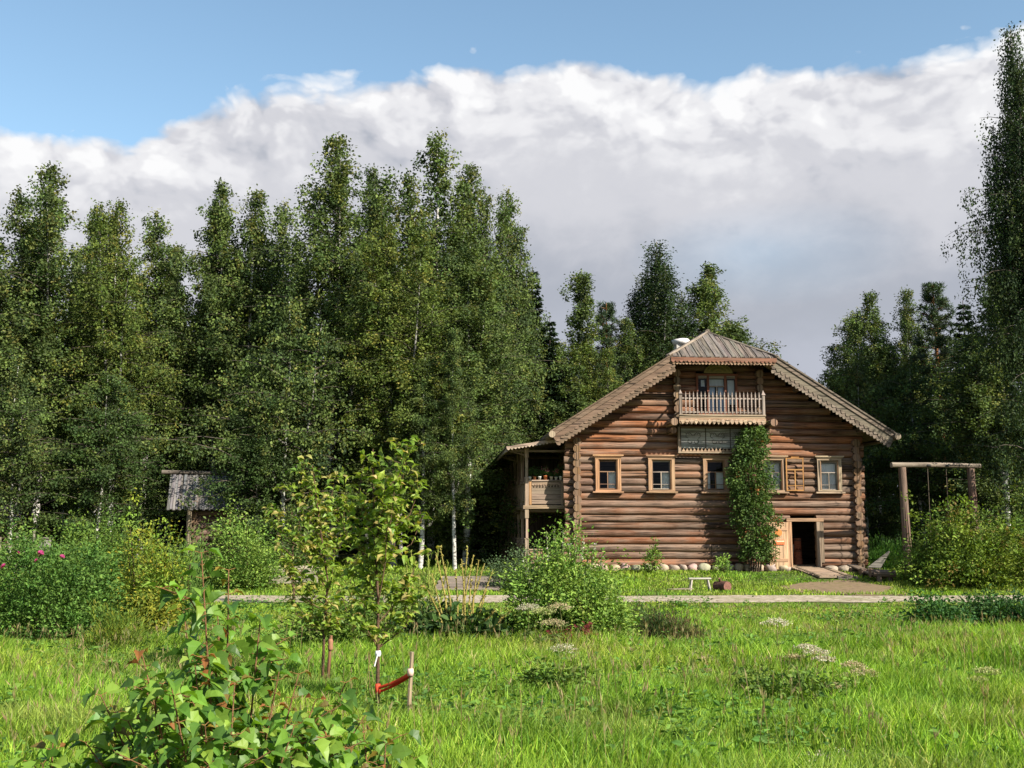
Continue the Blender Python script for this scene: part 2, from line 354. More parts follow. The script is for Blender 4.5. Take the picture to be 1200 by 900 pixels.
G_BIRCH = [(.092, .136, .040), (.135, .188, .050), (.055, .086, .031), (.17, .185, .050)]
def birch(seed, H=20., Wd=3.3, low=.06, leaders=4, leaves=62000, lsz=.15, droop=.55, trunk_r=.17, cols=G_BIRCH):
    r = np.random.default_rng(seed); rr = random.Random(seed)
    tr = MB(); cr = MB()
    def spine(x0, y0, x1, y1, z0, z1, r0, k=9):
        ph = rr.uniform(0, 6); pts = []
        for i in range(k):
            t = i / (k - 1); pts.append((x0 + (x1 - x0) * t ** .6 + .14 * math.sin(ph + t * 5) * t, y0 + (y1 - y0) * t ** .6 + .14 * math.cos(ph + t * 4) * t, z0 + (z1 - z0) * t))
        tube(tr, pts, [max(.015, r0 * (1 - t / (k - 1)) ** .8) for t in range(k)], 7, (.85, .85, .85) if z0 < 0 else (.45, .45, .45)); return np.array(pts)
    spines = [(spine(0, 0, rr.uniform(-.4, .4), rr.uniform(-.4, .4), -.3, H, trunk_r, 12), low, 1., Wd)]
    for i in range(leaders - 1):
        a = rr.uniform(0, 6.28); f = rr.uniform(.76, .96); z0 = H * rr.uniform(.25, .5); d = rr.uniform(.9, 2.0)
        spines.append((spine(0, 0, d * math.cos(a), d * math.sin(a), z0, H * f, trunk_r * .5), .1, 1., Wd * .68))
    P = []; A = []; S = []; Cc = []
    tot = sum((s[0][-1][2] - s[0][0][2]) * s[3] for s in spines)
    for sp, lo, hi, wd in spines:
        zl = sp[-1][2] - sp[0][2]; nb = int(20 + zl * 4.6); share = leaves * zl * wd / tot
        for i in range(nb):
            t = lo + (hi - lo) * ((i + rr.random()) / nb) ** .92
            p0 = np.array([np.interp(t, np.linspace(0, 1, len(sp)), sp[:, k]) for k in range(3)])
            env = wd * (min(1, ((1 - t) * 1.35)) ** .85 + .05) * (.55 + .45 * min(1, (t - lo) / .14))
            az = i * 2.4 + rr.uniform(-.5, .5)
            env *= 1 + .30 * math.sin(az * 2 + t * 14 + seed) + .16 * math.sin(t * 37 + seed * 2)
            ln = max(.25, env * rr.choice((rr.uniform(.4, .8), rr.uniform(.7, 1.2), rr.uniform(.9, 1.5))))
            el = R(rr.uniform(14, 50)) if t < .8 else R(rr.uniform(50, 80))
            hd = np.array([math.cos(az), math.sin(az), 0]); pts = []
            for q in np.linspace(0, 1, 5):
                pts.append(p0 + hd * ln * q * math.cos(el * (1 - .5 * q)) + np.array([0, 0, ln * (q * math.sin(el) - .42 * q * q)]))
            pts = np.array(pts)
            if ln > .7: tube(tr, pts[:5], [.03, .024, .016, .01, .005], 4, (.16, .14, .12))
            nc = max(3, int(ln * 4.6)); lv = max(3, int(share / nb / nc * (.35 + .9 * ln / wd)))
            for j in range(nc):
                q = .22 + .78 * (j + rr.random()) / nc; c = np.array([np.interp(q, np.linspace(0, 1, 5), pts[:, k]) for k in range(3)])
                c = c + np.array([rr.gauss(0, .16), rr.gauss(0, .16), rr.gauss(0, .1)])
                dl = droop * rr.uniform(.5, 1.6); m = lv
                u = r.random(m); pp = c + r.normal(size=(m, 3)) * np.array([.15, .15, .12]) * (1 - .45 * u[:, None]); pp[:, 2] -= u * dl
                P.append(pp); ax = r.normal(size=(m, 3)); ax[:, 2] -= .8; A.append(ax)
                cc = pal(cols, [4, 3, 3, 1], 1, .32, r); Cc.append(np.clip(cc * (1 + r.uniform(-.22, .22, (m, 1))), 0, 1)); S.append(r.uniform(.6, 1.15, m) * lsz)
    P = np.concatenate(P); keep = P[:, 2] > .3
    scatter(cr, T_DIAM, P[keep], np.concatenate(A)[keep], np.concatenate(S)[keep], np.concatenate(Cc)[keep])
    return tr.mesh('trunk', M_BIRCH), cr.mesh('crown', M_LEAF), H

def spruce(seed, H=18., Wd=2.6, low=.04, cols=((.026, .048, .020), (.036, .062, .022), (.020, .038, .018))):
    r = np.random.default_rng(seed); rr = random.Random(seed); tr = MB(); cr = MB()
    tube(tr, [(0, 0, -.3), (.03, 0, H * .5), (0, .03, H)], [.2, .12, .02], 7, (.10, .075, .06))
    P = []; A = []; C = []; S = []; nw = int(H / .42)
    for i in range(nw):
        t = low + (1 - low) * i / nw; z = H * t; L0 = Wd * (1 - t) ** .85 + .12
        for j in range(7 if t < .8 else 5):
            az = rr.uniform(0, 6.28); ln = L0 * rr.uniform(.6, 1.12); n = max(20, int(ln * 95))
            up = .55 * (t - .35); hd = np.array([math.cos(az), math.sin(az), 0]); sd = np.array([-hd[1], hd[0], 0])
            u = r.random(n) ** .75; lat = r.normal(size=n) * .20 * ln ** .4 * (1.1 - u)
            pp = hd * (u * ln)[:, None] + sd * lat[:, None]; pp[:, 2] += z + up * u * ln - .22 * ln * u * u + .06 * ln * u ** 4 - np.abs(lat) * .35 - r.random(n) * .16
            P.append(pp); ax = hd + sd * np.sign(lat)[:, None] * .8 + r.normal(size=(n, 3)) * .35; ax[:, 2] -= .35; A.append(ax)
            cc = pal(cols, [2, 1, 2], 1, .2, r); C.append(cc * (1 + r.uniform(-.25, .25, (n, 1)))); S.append(r.uniform(.16, .30, n))
            if ln > .6: tube(tr, [(0, 0, z), tuple(hd * ln * .8 + np.array([0, 0, z + up * ln * .7 - .1 * ln]))], [.025, .006], 3, (.08, .06, .05))
    tn = T_NEED[0] * np.array([1, 2.1, 1]); scatter(cr, (tn, T_NEED[1]), np.concatenate(P), np.concatenate(A), np.concatenate(S), np.concatenate(C))
    return tr.mesh('trunk', M_BARK), cr.mesh('crown', M_NEED), H

def pine(seed, H=18., cols=((.045, .075, .035), (.06, .095, .035), (.075, .105, .04))):
    r = np.random.default_rng(seed); rr = random.Random(seed); tr = MB(); cr = MB()
    tube(tr, [(0, 0, -.3), (.1, 0, H * .35), (0, .1, H * .7), (0, 0, H)], [.2, .16, .1, .02], 8, (.28, .13, .06))
    P = []; A = []; C = []; S = []
    for i in range(26):
        t = .38 + .62 * i / 26; z = H * t; L0 = 2.3 * (1 - t) ** .6 * (.6 + .4 * min(1, (t - .38) / .2)) + .3
        for j in range(4):
            az = rr.uniform(0, 6.28); ln = L0 * rr.uniform(.5, 1.1); hd = np.array([math.cos(az), math.sin(az), 0])
            p1 = hd * ln + np.array([0, 0, z + .4 * ln]); tube(tr, [(0, 0, z), tuple(hd * ln * .5 + np.array([0, 0, z + .1 * ln])), tuple(p1)], [.04, .03, .01], 4, (.25, .12, .06))
            for k in range(max(2, int(ln * 3))):
                c = hd * ln * rr.uniform(.35, 1.05) + np.array([rr.gauss(0, .2), rr.gauss(0, .2), z + ln * .3 + rr.gauss(0, .12)])
                n = 85; d = unit(r.normal(size=(n, 3)) + np.array([0, 0, .55])); P.append(c + d * .06 + r.normal(size=(n, 3)) * .07); A.append(d); S.append(r.uniform(.13, .24, n))
                C.append(pal(cols, [2, 2, 1], 1, .2, r) * (1 + r.uniform(-.25, .25, (n, 1))))
    scatter(cr, T_NEED, np.concatenate(P), np.concatenate(A), np.concatenate(S), np.concatenate(C))
    return tr.mesh('trunk', M_BARK), cr.mesh('crown', M_NEED), H

def bush_mesh(seed, rx, ry, h, n, lsz, cols, wts, T=T_DIAM, clump=.12, per=14, flat=0., z0=.05, lump=.3, upw=.3, top=1.0, spikes=0, mat=None, shell=.45, lo=.0, stemc=(.13, .09, .05), nst=16):
    r = np.random.default_rng(seed); st = MB(); fo = MB(); m = max(1, n // per)
    d = unit(r.normal(size=(m, 3))); d[:, 2] = np.abs(d[:, 2]) * (1 - lo) - lo * r.random(m)
    ph = r.uniform(0, 6, 6)
    lumpf = 1 + lump * (np.sin(3 * d[:, 0] + ph[0]) * np.cos(3.3 * d[:, 2] * 2 + ph[1]) + .6 * np.sin(6 * d[:, 1] + ph[2] + 4 * d[:, 0])) + r.normal(size=m) * .06
    q = r.random(m) ** shell * lumpf
    c = np.stack([d[:, 0] * q * rx, d[:, 1] * q * ry, z0 + np.abs(d[:, 2]) ** .8 * q * (h - z0)], 1)
    C = np.repeat(c, per, 0); k = len(C); P = C + r.normal(size=(k, 3)) * clump
    P[:, 2] = np.maximum(P[:, 2], .02)
    A = unit(np.stack([P[:, 0] / rx, P[:, 1] / ry, np.full(k, upw)], 1) + r.normal(size=(k, 3)) * .55); A[:, 2] -= flat
    cc = np.repeat(pal(cols, wts, m, .2, r), per, 0) * (1 + r.uniform(-.22, .22, (k, 1)))
    up = unit(r.normal(size=(k, 3)) * .6 + np.array([0, 0, 1]))
    scatter(fo, T, P, A, r.uniform(.6, 1.2, k) * lsz, np.clip(cc, 0, 1), up)
    for i in range(nst):
        e = c[r.integers(m)]; tube(st, [(e[0] * .08, e[1] * .08, -.05), tuple(e * np.array([.45, .45, .55])), tuple(e * .93)], [.014 + .004 * h, .009 + .003 * h, .004], 4, stemc)
    for i in range(spikes):
        a = r.uniform(0, 6.28); rad = r.uniform(.1, .8); b = np.array([rad * rx * math.cos(a), rad * ry * math.sin(a), h * (1 - .5 * rad * rad) * .8]); ln = r.uniform(.25, .5) * h ** .5
        tip = b + np.array([r.normal() * .1 + b[0] * .15, r.normal() * .1, ln]); tube(st, [tuple(b), tuple(tip)], [.008, .003], 3, (.16, .2, .07))
        mm = 22; u = r.random(mm)[:, None]; pp = b + (tip - b) * u; ax = r.normal(size=(mm, 3)); ax[:, 2] += .8
        scatter(fo, T, pp, ax, r.uniform(.5, 1., mm) * lsz * (1.15 - u[:, 0] * .6), pal(cols, wts, mm, .2, r))
    return st.mesh('stem', M_BARK), fo.mesh('foliage', mat or M_LEAF)

# ================================================================== SETTING
def sheet(name, xs, ys, mat, dz=0., fn=None):
    xs = np.array(xs); ys = np.array(ys); X, Y = np.meshgrid(xs, ys)
    if fn is not None: X, Y = fn(X, Y)
    Z = zt(X, Y) + dz; nx = len(xs); V = np.stack([X, Y, Z], -1).reshape(-1, 3)
    i, j = np.meshgrid(np.arange(nx - 1), np.arange(len(ys) - 1)); q = (j * nx + i).ravel()
    mb = MB(); mb.add(V, np.stack([q, q + 1, q + nx + 1, q + nx], 1), (.2, .2, .2)); return kind(mb.build(name, mat), 'structure')
ysg = sorted(set(list(KY) + list(range(-40, 120, 4))))
sheet('ground', [-1500, -400, -100] + list(range(-60, 61, 6)) + [100, 400, 1500], ysg, ground_mat())
PY0, PY1 = 31.9, 35.0
def pwob(X, Y):
    t = (Y - PY0) / (PY1 - PY0); return X, Y + np.where((t < .01), np.sin(X * .9) * .18 + np.sin(X * 2.3 + 1) * .1, 0) + np.where(t > .99, np.sin(X * .7 + 2) * .2 + np.sin(X * 2.9) * .1, 0)
sheet('path', np.arange(-60, 60, .4), [PY0, 33, 34, PY1], path_mat(), .012, pwob)
def blob(cx, cy, rx, ry, n=26):
    mb = MB(); V = [(cx, cy, float(zt(cx, cy)) + .02)]
    for rg in (.5, 1.):
        for j in range(n):
            a = 2 * math.pi * j / n; q = rg * (1 + .12 * math.sin(3 * a + cx) + .07 * math.sin(7 * a)); x = cx + rx * q * math.cos(a); y = cy + ry * q * math.sin(a); V.append((x, y, float(zt(x, y)) + .02))
    F = [(0, 1 + j, 1 + (j + 1) % n) for j in range(n)] + [(1 + j, 1 + n + j, 1 + n + (j + 1) % n, 1 + (j + 1) % n) for j in range(n)]
    mb.add(V, F, (.2, .2, .2)); return mb
M_SOIL = soil_mat()
kind(blob(10.9, 37.1, 1.9, 2.2).build('trodden_ground', M_SOIL), 'structure')

# ================================================================== LOG HOUSE
HA = R(4.5); HO = (2.423, 42.0, .1); W, HL = 10.82, 15.5; CX = 5.44; ZR = 9.2; SL = .636; SP = .275
house = thing('log_house', 'large two storey log house with carved roof boards, balcony and a long side gallery', 'house', HO, HA)
def HP(x, y, z): 
    c, s = math.cos(HA), math.sin(HA); return (HO[0] + c * x - s * y, HO[1] + s * x + c * y, HO[2] + z)
WIN = [(.69, 1.68), (2.72, 3.74), (4.83, 5.82), (7.03, 8.03), (9.27, 10.23)]; WZ0, WZ1 = 2.93, 4.29
LOGC = [(.25, .115, .062), (.25, .142, .092), (.30, .115, .052), (.22, .138, .096), (.13, .070, .045), (.34, .165, .088)]
def lcol(z, x=0):
    c = np.array(random.choice(LOGC)); c = c * random.uniform(.72, 1.22)
    if z > 4.3 and x < 6: c = c * np.array([1.1, .93, .78])
    if x > 6: c = c * .6 + np.array((.21, .155, .105)) * .4
    return c
wall = MB(); k = 0; z = .30
openings = [(a + .10, b - .10, WZ0 + .08, WZ1 - .1) for a, b in WIN] + [(8.17, 9.19, -.5, 1.86), (4.66, 6.26, 5.75, 7.38)]
while z < 7.85:
    x0, x1 = -.45, W + .32
    if z > 5.05:
        hw = (ZR - .22 - z) / SL; x0, x1 = CX - hw + .1, CX + hw - .1
        if z > 5.6: pass
    segs = [(x0, x1)]
    for (a, b, c, d) in openings:
        if c - .12 < z < d + .12:
            ns = []
            for s0, s1 in segs:
                if b <= s0 or a >= s1: ns.append((s0, s1)); continue
                if a > s0: ns.append((s0, a))
                if b < s1: ns.append((b, s1))
            segs = ns
    cut = []
    if k in (1, 2): cut = [2.9 + k * .0, 5.1]
    for c in cut:
        segs = [q for s0, s1 in segs for q in (((s0, c - .012), (c + .012, s1)) if s0 < c < s1 else ((s0, s1),))]
    base_c = lcol(z)
    for s0, s1 in segs:
        if s1 - s0 > .1:
            cc = base_c if s0 < 6 else base_c * .6 + lcol(z, 8) * .4
            e1 = s1 + (random.uniform(-.06, .06) if s1 > W else 0); e0 = s0 + (random.uniform(-.05, .05) if s0 < -.3 else 0)
            log(wall, (e0, random.uniform(-.012, .012), z), (e1, random.uniform(-.012, .012), z), .1475, cc, 14)
    k += 1; z += SP
wall.build('wall', M_LOG, house)
for sx, nm in ((0, 'left'), (W, 'right')):
    sw = MB(); z = .16
    while z < 5.1:
        log(sw, (sx, -.30 + random.uniform(-.04, .04), z), (sx, HL + .3, z), .15, lcol(z, sx), 14, (.27, .155, .08)); z += SP
    sw.build('wall', M_LOG, house)
bk = MB(); z = .3
while z < 8.4:
    hw = min(W / 2 + .3, (ZR - .25 - z) / SL); log(bk, (CX - hw, HL, z), (CX + hw, HL, z), .15, lcol(z), 10); z += SP
bk.build('wall', M_LOG, house)
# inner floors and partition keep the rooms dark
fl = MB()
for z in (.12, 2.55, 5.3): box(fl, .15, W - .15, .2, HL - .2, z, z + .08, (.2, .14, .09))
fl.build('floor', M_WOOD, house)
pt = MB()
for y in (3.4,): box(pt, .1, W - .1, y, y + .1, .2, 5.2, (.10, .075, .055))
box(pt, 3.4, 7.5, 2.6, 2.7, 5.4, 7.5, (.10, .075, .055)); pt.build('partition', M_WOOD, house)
# partition log ends beside the balcony
for sx in (3.86, 7.10):
    z = 5.55; pe = MB()
    while z < 7.75:
        log(pe, (sx, -.36, z), (sx, .5, z), .145, lcol(z, sx) * .9, 12, (.26, .17, .1)); z += SP
    pe.build('partition_end', M_LOG, house)

# roof -----------------------------------------------------------------
YF = -1.2; YB = HL + .9; HZ = 7.95
RC = (.17, .15, .13)
def roof_side(sgn):
    mb = MB(); y = YF
    xe = 6.5
    while y < YB:
        wd = .19; hmax = 9.2
        if y < 1.0: hmax = HZ + (y - YF) / (1.0 - YF) * (ZR - HZ)
        hmax2 = HZ + (min(y + wd, 1.0) - YF) / (1.0 - YF) * (ZR - HZ) if y < 1.0 else ZR
        lift = .03 if int(round((y - YF) / wd)) % 2 else 0
        xi = (ZR - hmax) / SL; xi2 = (ZR - hmax2) / SL; nn = np.array([sgn * SL, 0, 1]) / math.hypot(SL, 1)
        pts = [(sgn * xi, y), (sgn * xi2, y + wd - .012), (sgn * xe, y + wd - .012), (sgn * xe, y)]
        if sgn < 0: pts = pts
        lowv = [np.array([CX + x, yy, ZR - abs(x) * SL]) + nn * lift for x, yy in pts]
        V = lowv + [p + nn * .045 for p in lowv]
        F = BOXF if sgn < 0 else [f[::-1] for f in BOXF]
        s = random.uniform(0, 50); G = [(p[0] * 1.2 + s, p[1] + s, s) for p in V]
        mb.add(np.array(V), F, jit(RC, .18), G); y += wd
    # solid under layer
    xi = (ZR - HZ) / SL
    V = [(CX + sgn * xi, YF + .03, HZ), (CX + sgn * 0.02, 1.0, ZR), (CX + sgn * .02, YB - .03, ZR), (CX + sgn * 6.4, YB - .03, ZR - 6.4 * SL), (CX + sgn * 6.4, YF + .03, ZR - 6.4 * SL)]
    V = [(a, b, c - .02) for a, b, c in V]; V2 = [(a, b, c - .09) for a, b, c in V]; n = 5
    F = [tuple(range(n)), tuple(range(n, 2 * n))[::-1]] + [(i, i + n, (i + 1) % n + n, (i + 1) % n) for i in range(n)]
    if sgn > 0: F = [f[::-1] for f in F]
    V = np.array(V + V2); mb.add(V, F, (.30, .235, .15), np.stack([V[:, 0] * 1.0, V[:, 1] * 1.0, V[:, 0] * 0], 1))
    return mb.build('roof', M_ROOF, house)
RL = roof_side(-1); RR_ = roof_side(1)
# soffit boards across the overhang (seen from below)
sf = MB()
for sgn in (-1, 1):
    for i in range(34):
        x = .35 + i * .185
        if ZR - x * SL > HZ: continue
        M = Matrix.Translation((CX + sgn * x, 0, ZR - x * SL - .145)) @ Matrix.Rotation(sgn * math.atan(SL), 4, 'Y')
        box(sf, -.1, .1, YF + .06, -.06, -.012, .012, (.42, .33, .20), M)
sf.build('soffit', M_WOOD, house)
# hip face
hip = MB(); n = 26
hx0 = (ZR - HZ) / SL
for i in range(n):
    a = -hx0 - .12 + (2 * hx0 + .24) * i / n; b = a + (2 * hx0 + .24) / n - .02; m = (a + b) / 2
    tt = 1 - min(1, abs(m) / (hx0 + .12)); t0 = 1 - min(1, abs(a) / (hx0 + .12)); t1 = 1 - min(1, abs(b) / (hx0 + .12))
    y0 = YF - .10; yl = 1.0 - y0; zz = HZ - .02; up = (ZR + .06 - zz); lift = .03 if i % 2 else .0
    V = []
    for dz in (0, .045):
        V += [(CX + a, y0, zz + dz + lift), (CX + b, y0, zz + dz + lift), (CX + b, y0 + yl * max(t1, .02), zz + up * max(t1, .02) + dz + lift), (CX + a, y0 + yl * max(t0, .02), zz + up * max(t0, .02) + dz + lift)]
    s = random.uniform(0, 50); hip.add(V, BOXF, jit(RC, .2), [(p[1] * 1.3 + s, p[0] + s, s) for p in V])
V = [(CX - hx0, YF, HZ - .03), (CX + hx0, YF, HZ - .03), (CX, 1.0, ZR - .03)]; V2 = [(a, b, c - .05) for a, b, c in V]
hip.add(V + V2, [(0, 1, 2), (5, 4, 3), (0, 3, 4, 1), (1, 4, 5, 2), (2, 5, 3, 0)], (.2, .16, .12))
HIP = hip.build('roof', M_ROOF, house)
cap = MB()   # ridge, hip edge boards
for sgn in (-1, 1):
    p0 = np.array([CX + sgn * (hx0 + .12), YF - .12, HZ + .04]); p1 = np.array([CX, 1.0, ZR + .12]); tube(cap, [p0, (p0 + p1) / 2, p1], .055, 6, (.34, .28, .22), True)
    p0b = p0 + np.array([sgn * .07, .14, .0]); p1b = p1 + np.array([sgn * .05, .18, .0]); tube(cap, [p0b, p1b], .05, 6, (.24, .20, .16), True)
tube(cap, [(CX, .95, ZR + .13), (CX, YB, ZR + .13)], .11, 8, (.14, .12, .10), True)
cap.build('ridge_cap', M_ROOF, house)
# barge boards with scalloped lower edge
def scal(mb, p0, p1, depth, tooth, y0, th, col, pointy=True, drop=(0, -1)):
    """a board between p0 and p1 (x,z of its top edge) whose lower edge is cut in teeth"""
    p0 = np.array(p0); p1 = np.array(p1); d = p1 - p0; ln = np.linalg.norm(d); d = d / ln; nrm = np.array([d[1], -d[0]]) if d[0] > 0 else np.array([-d[1], d[0]])
    if nrm[1] > 0: nrm = -nrm
    k = max(1, int(ln / tooth)); tw = ln / k; lower = []
    for i in range(k):
        a = p0 + d * tw * i
        lower += [a + nrm * (depth - .01), a + d * tw * .18 + nrm * (depth + tooth * .35), a + d * tw * .5 + nrm * (depth + tooth * .55), a + d * tw * .82 + nrm * (depth + tooth * .35)]
    lower.append(p1 + nrm * (depth - .01))
    # strips: solid band + teeth, each convex
    def q(poly):
        area = sum(poly[i][0] * poly[(i + 1) % len(poly)][1] - poly[(i + 1) % len(poly)][0] * poly[i][1] for i in range(len(poly)))
        return poly if area > 0 else poly[::-1]
    prism(mb, q([tuple(p0), tuple(p1), tuple(p1 + nrm * depth), tuple(p0 + nrm * depth)]), y0, y0 + th, col)
    for i in range(k):
        a = p0 + d * tw * i; prism(mb, q([tuple(a + nrm * depth), tuple(a + d * tw + nrm * depth), tuple(a + d * tw * .80 + nrm * (depth + tooth * .30)), tuple(a + d * tw * .5 + nrm * (depth + tooth * .5)), tuple(a + d * tw * .2 + nrm * (depth + tooth * .30))]), y0 + .001, y0 + th - .001, np.array(col) * 1.12)
for sgn, cc in ((-1, (.20, .135, .09)), (1, (.21, .17, .13))):
    bb = MB()
    def e(x, dz): return (CX + sgn * x, ZR - x * SL + dz)
    xi, xe = hx0 - .02, 6.52
    scal(bb, e(xi, -.30), e(xe - .1, -.30), .22, .15, YF - .035, .03, np.array(cc) * 1.05)
    scal(bb, e(xi, -.12), e(xe - .04, -.12), .20, .001 * 200, YF - .06, .025, cc)
    prism(bb, [e(xi, .04), e(xi, -.13), e(xe, -.13), e(xe, .04)][::(1 if sgn > 0 else -1)][::-1], YF - .10, YF - .055, np.array(cc) * .95)
    prism(bb, [e(xi, .115), e(xi, .05), e(xe + .05, .05), e(xe + .05, .115)][::(1 if sgn > 0 else -1)][::-1], YF - .14, YF + .1, np.array(cc) * .85)
    bb.build('barge_board', M_WOOD, house)
    g = MB(); gx = CX + sgn * 6.52; gz = ZR - 6.52 * SL - .06
    log(g, (gx, YF - .32, gz), (gx, YB, gz), .13, (.22, .17, .13), 12, (.42, .33, .24)); g.build('gutter', M_LOG, house)
    for yy in (-1.0,):
        g = MB(); log(g, (CX + sgn * 5.55, YF - .02, gz + .32), (CX + sgn * 5.55, .5, gz + .32), .12, (.2, .14, .1), 10, (.3, .2, .12)); g.build('purlin', M_LOG, house)
    g = MB(); log(g, (CX + sgn * 3.1, YF + .03, ZR - 3.1 * SL - .32), (CX + sgn * 3.1, .4, ZR - 3.1 * SL - .32), .12, (.2, .14, .1), 10, (.3, .2, .12)); g.build('purlin', M_LOG, house)
hb = MB()
scal(hb, (CX - hx0 - .05, HZ - .02), (CX + hx0 + .05, HZ - .02), .12, .15, YF - .14, .03, (.24, .11, .07))
scal(hb, (CX - hx0, HZ - .16), (CX + hx0, HZ - .16), .07, .12, YF - .10, .03, (.34, .22, .14))
hb.build('eave_fringe', M_WOOD, house)
cs = MB(); 
for i in range(9):
    for sx in (-.02,): box(cs, CX - hx0 + .2, CX + hx0 - .2, YF + .05 + i * .125, YF + .165 + i * .125, HZ - .115, HZ - .09, (.22, .15, .1))
cs.build('soffit', M_WOOD, house)
# chimney
ch = MB(); cxx = 4.80
box(ch, cxx - .24, cxx + .24, 2.6, 3.1, 7.8, 9.16, (.50, .47, .44)); rock(ch, (cxx, 2.85, 9.22), .36, .34, .17, (.62, .59, .57), 3)
ch.build('chimney', M_PLAIN, house)

# windows ---------------------------------------------------------------
OC = (.46, .29, .17)
def window(x0, x1, z0, z1, col=OC, open_sash=False, cloth='right', idx=0):
    cb = MB(); y0 = -.23
    fw = .13
    box(cb, x0, x0 + fw, y0, y0 + .06, z0 + .06, z1 - .12, col, None, .008); box(cb, x1 - fw, x1, y0, y0 + .06, z0 + .06, z1 - .12, col, None, .008)
    box(cb, x0 - .001, x1 + .001, y0 - .002, y0 + .06, z1 - .125, z1 + .0, np.array(col) * .95, None, .008)
    for sx in (x0 + .10, x1 - .17): box(cb, sx, sx + .07, y0 + .05, y0 + .30, z0 + .09, z1 - .13, np.array(col) * .85)
    box(cb, x0 + .1, x1 - .1, y0 + .055, y0 + .30, z1 - .16, z1 - .126, np.array(col) * .85)
    box(cb, x0 + fw - .02, x0 + fw + .025, y0 + .02, y0 + .085, z0 + .08, z1 - .16, (.34, .17, .08)); box(cb, x1 - fw - .025, x1 - fw + .02, y0 + .02, y0 + .085, z0 + .08, z1 - .16, (.34, .17, .08))
    wn = cb.build('window', M_WOOD, house)
    m = MB(); box(m, x0 - .09, x1 + .09, y0 - .07, y0 + .07, z1 + .002, z1 + .055, np.array(col) * 1.05, None, .006); box(m, x0 - .05, x1 + .05, y0 - .035, y0 + .06, z1 - .035, z1 - .001, col); m.build('cornice', M_WOOD, wn)
    m = MB(); box(m, x0 - .10, x1 + .08, y0 - .09, y0 + .10, z0 - .03, z0 + .035, np.array(col) * .95, None, .01); box(m, x0 + .01, x1 - .01, y0 - .02, y0 + .05, z0 + .036, z0 + .10, np.array(col) * .9); m.build('sill', M_WOOD, wn)
    a, b, c, d = x0 + .155, x1 - .155, z0 + .12, z1 - .17; yy = y0 + .10; s = .035; sc_ = (.30, .17, .10) if idx % 2 == 0 else (.40, .33, .27)
    m = MB()
    for (p, q, r_, t_) in ((a, a + s, c, d), (b - s, b, c, d)): box(m, p, q, yy, yy + .04, r_, t_, sc_)
    for zz in (c, d - s, c + (d - c) * .60): box(m, a + s, b - s, yy + .001, yy + .038, zz, zz + s, sc_)
    mx = (a + b) / 2
    if not open_sash:
        box(m, mx - s / 2, mx + s / 2, yy + .002, yy + .036, c + s, c + (d - c) * .60, sc_)
        box(m, a + s, mx - s / 2, yy + .003, yy + .034, c + .18, c + .20, sc_); box(m, mx + s / 2, b - s, yy + .003, yy + .034, c + .18, c + .20, sc_)
    m.build('sash', M_WOOD, wn)
    m = MB(); m.add([(a + .01, yy + .02, c + .01), (b - .01, yy + .02, c + .01), (b - .01, yy + .02, d - .01), (a + .01, yy + .02, d - .01)], [(0, 1, 2, 3)], (.5, .5, .5))
    m.build('pane', M_GLASS, wn)
    m = MB(); n = 18; rngx = {'right': [(mx + .02, b)], 'both': [(a, a + .16), (mx + .06, b)], 'full': [(a, b)], 'left': [(a, mx + .05)]}[cloth]
    for p, q in rngx:
        V = []
        for i in range(n + 1):
            x = p + (q - p) * i / n; y = yy + .12 + .018 * math.sin(i * 2.2); V += [(x, y, c + .02), (x, y + .004, c + (d - c) * (.62 if cloth != 'full' else .95))]
        m.add(V, [(2 * i, 2 * i + 2, 2 * i + 3, 2 * i + 1) for i in range(n)], (.78, .77, .74), None, True)
    m.build('curtain', M_CLOTH, wn)
    return wn, (a, b, c, d, yy)
W1 = window(*WIN[0], WZ0, WZ1, (.52, .29, .15), idx=0); W2 = window(*WIN[1], WZ0, WZ1, idx=1); W3 = window(*WIN[2], WZ0, WZ1, (.44, .28, .17), cloth='both', idx=2)
W4 = window(*WIN[3], WZ0, WZ1, (.44, .30, .19), cloth='full', idx=3); W5 = window(*WIN[4], WZ0, WZ1, (.44, .34, .23), cloth='full', idx=5)  # fifth window: pale curtain added in place of a reflection in the pane
# open casement swung against the wall to the right of window 4
m = MB(); a, b, c, d, yy = W4[1]; x0, x1 = 8.02, 8.70; y0 = -.30; oc = (.55, .27, .09)
M = Matrix.Translation((x0, y0, 0)) @ Matrix.Rotation(-.10, 4, 'Z'); ww = x1 - x0; c -= .05; d += .14
for p, q in ((0, .05), (ww - .05, ww)): box(m, p, q, 0, .04, c, d, oc, M)
for z in (c, d - .05, c + (d - c) * .62): box(m, .05, ww - .05, .001, .039, z, z + .045, oc, M)
box(m, ww / 2 - .02, ww / 2 + .02, .002, .038, c + .04, c + (d - c) * .62, oc, M); box(m, .05, ww - .05, .003, .036, c + .19, c + .21, oc, M)
box(m, ww * .3, ww * .75, .004, .035, d - .001, d + .04, oc, M)
m.build('casement', M_WOOD, W4[0], 'orange wooden window casement standing open against the logs')
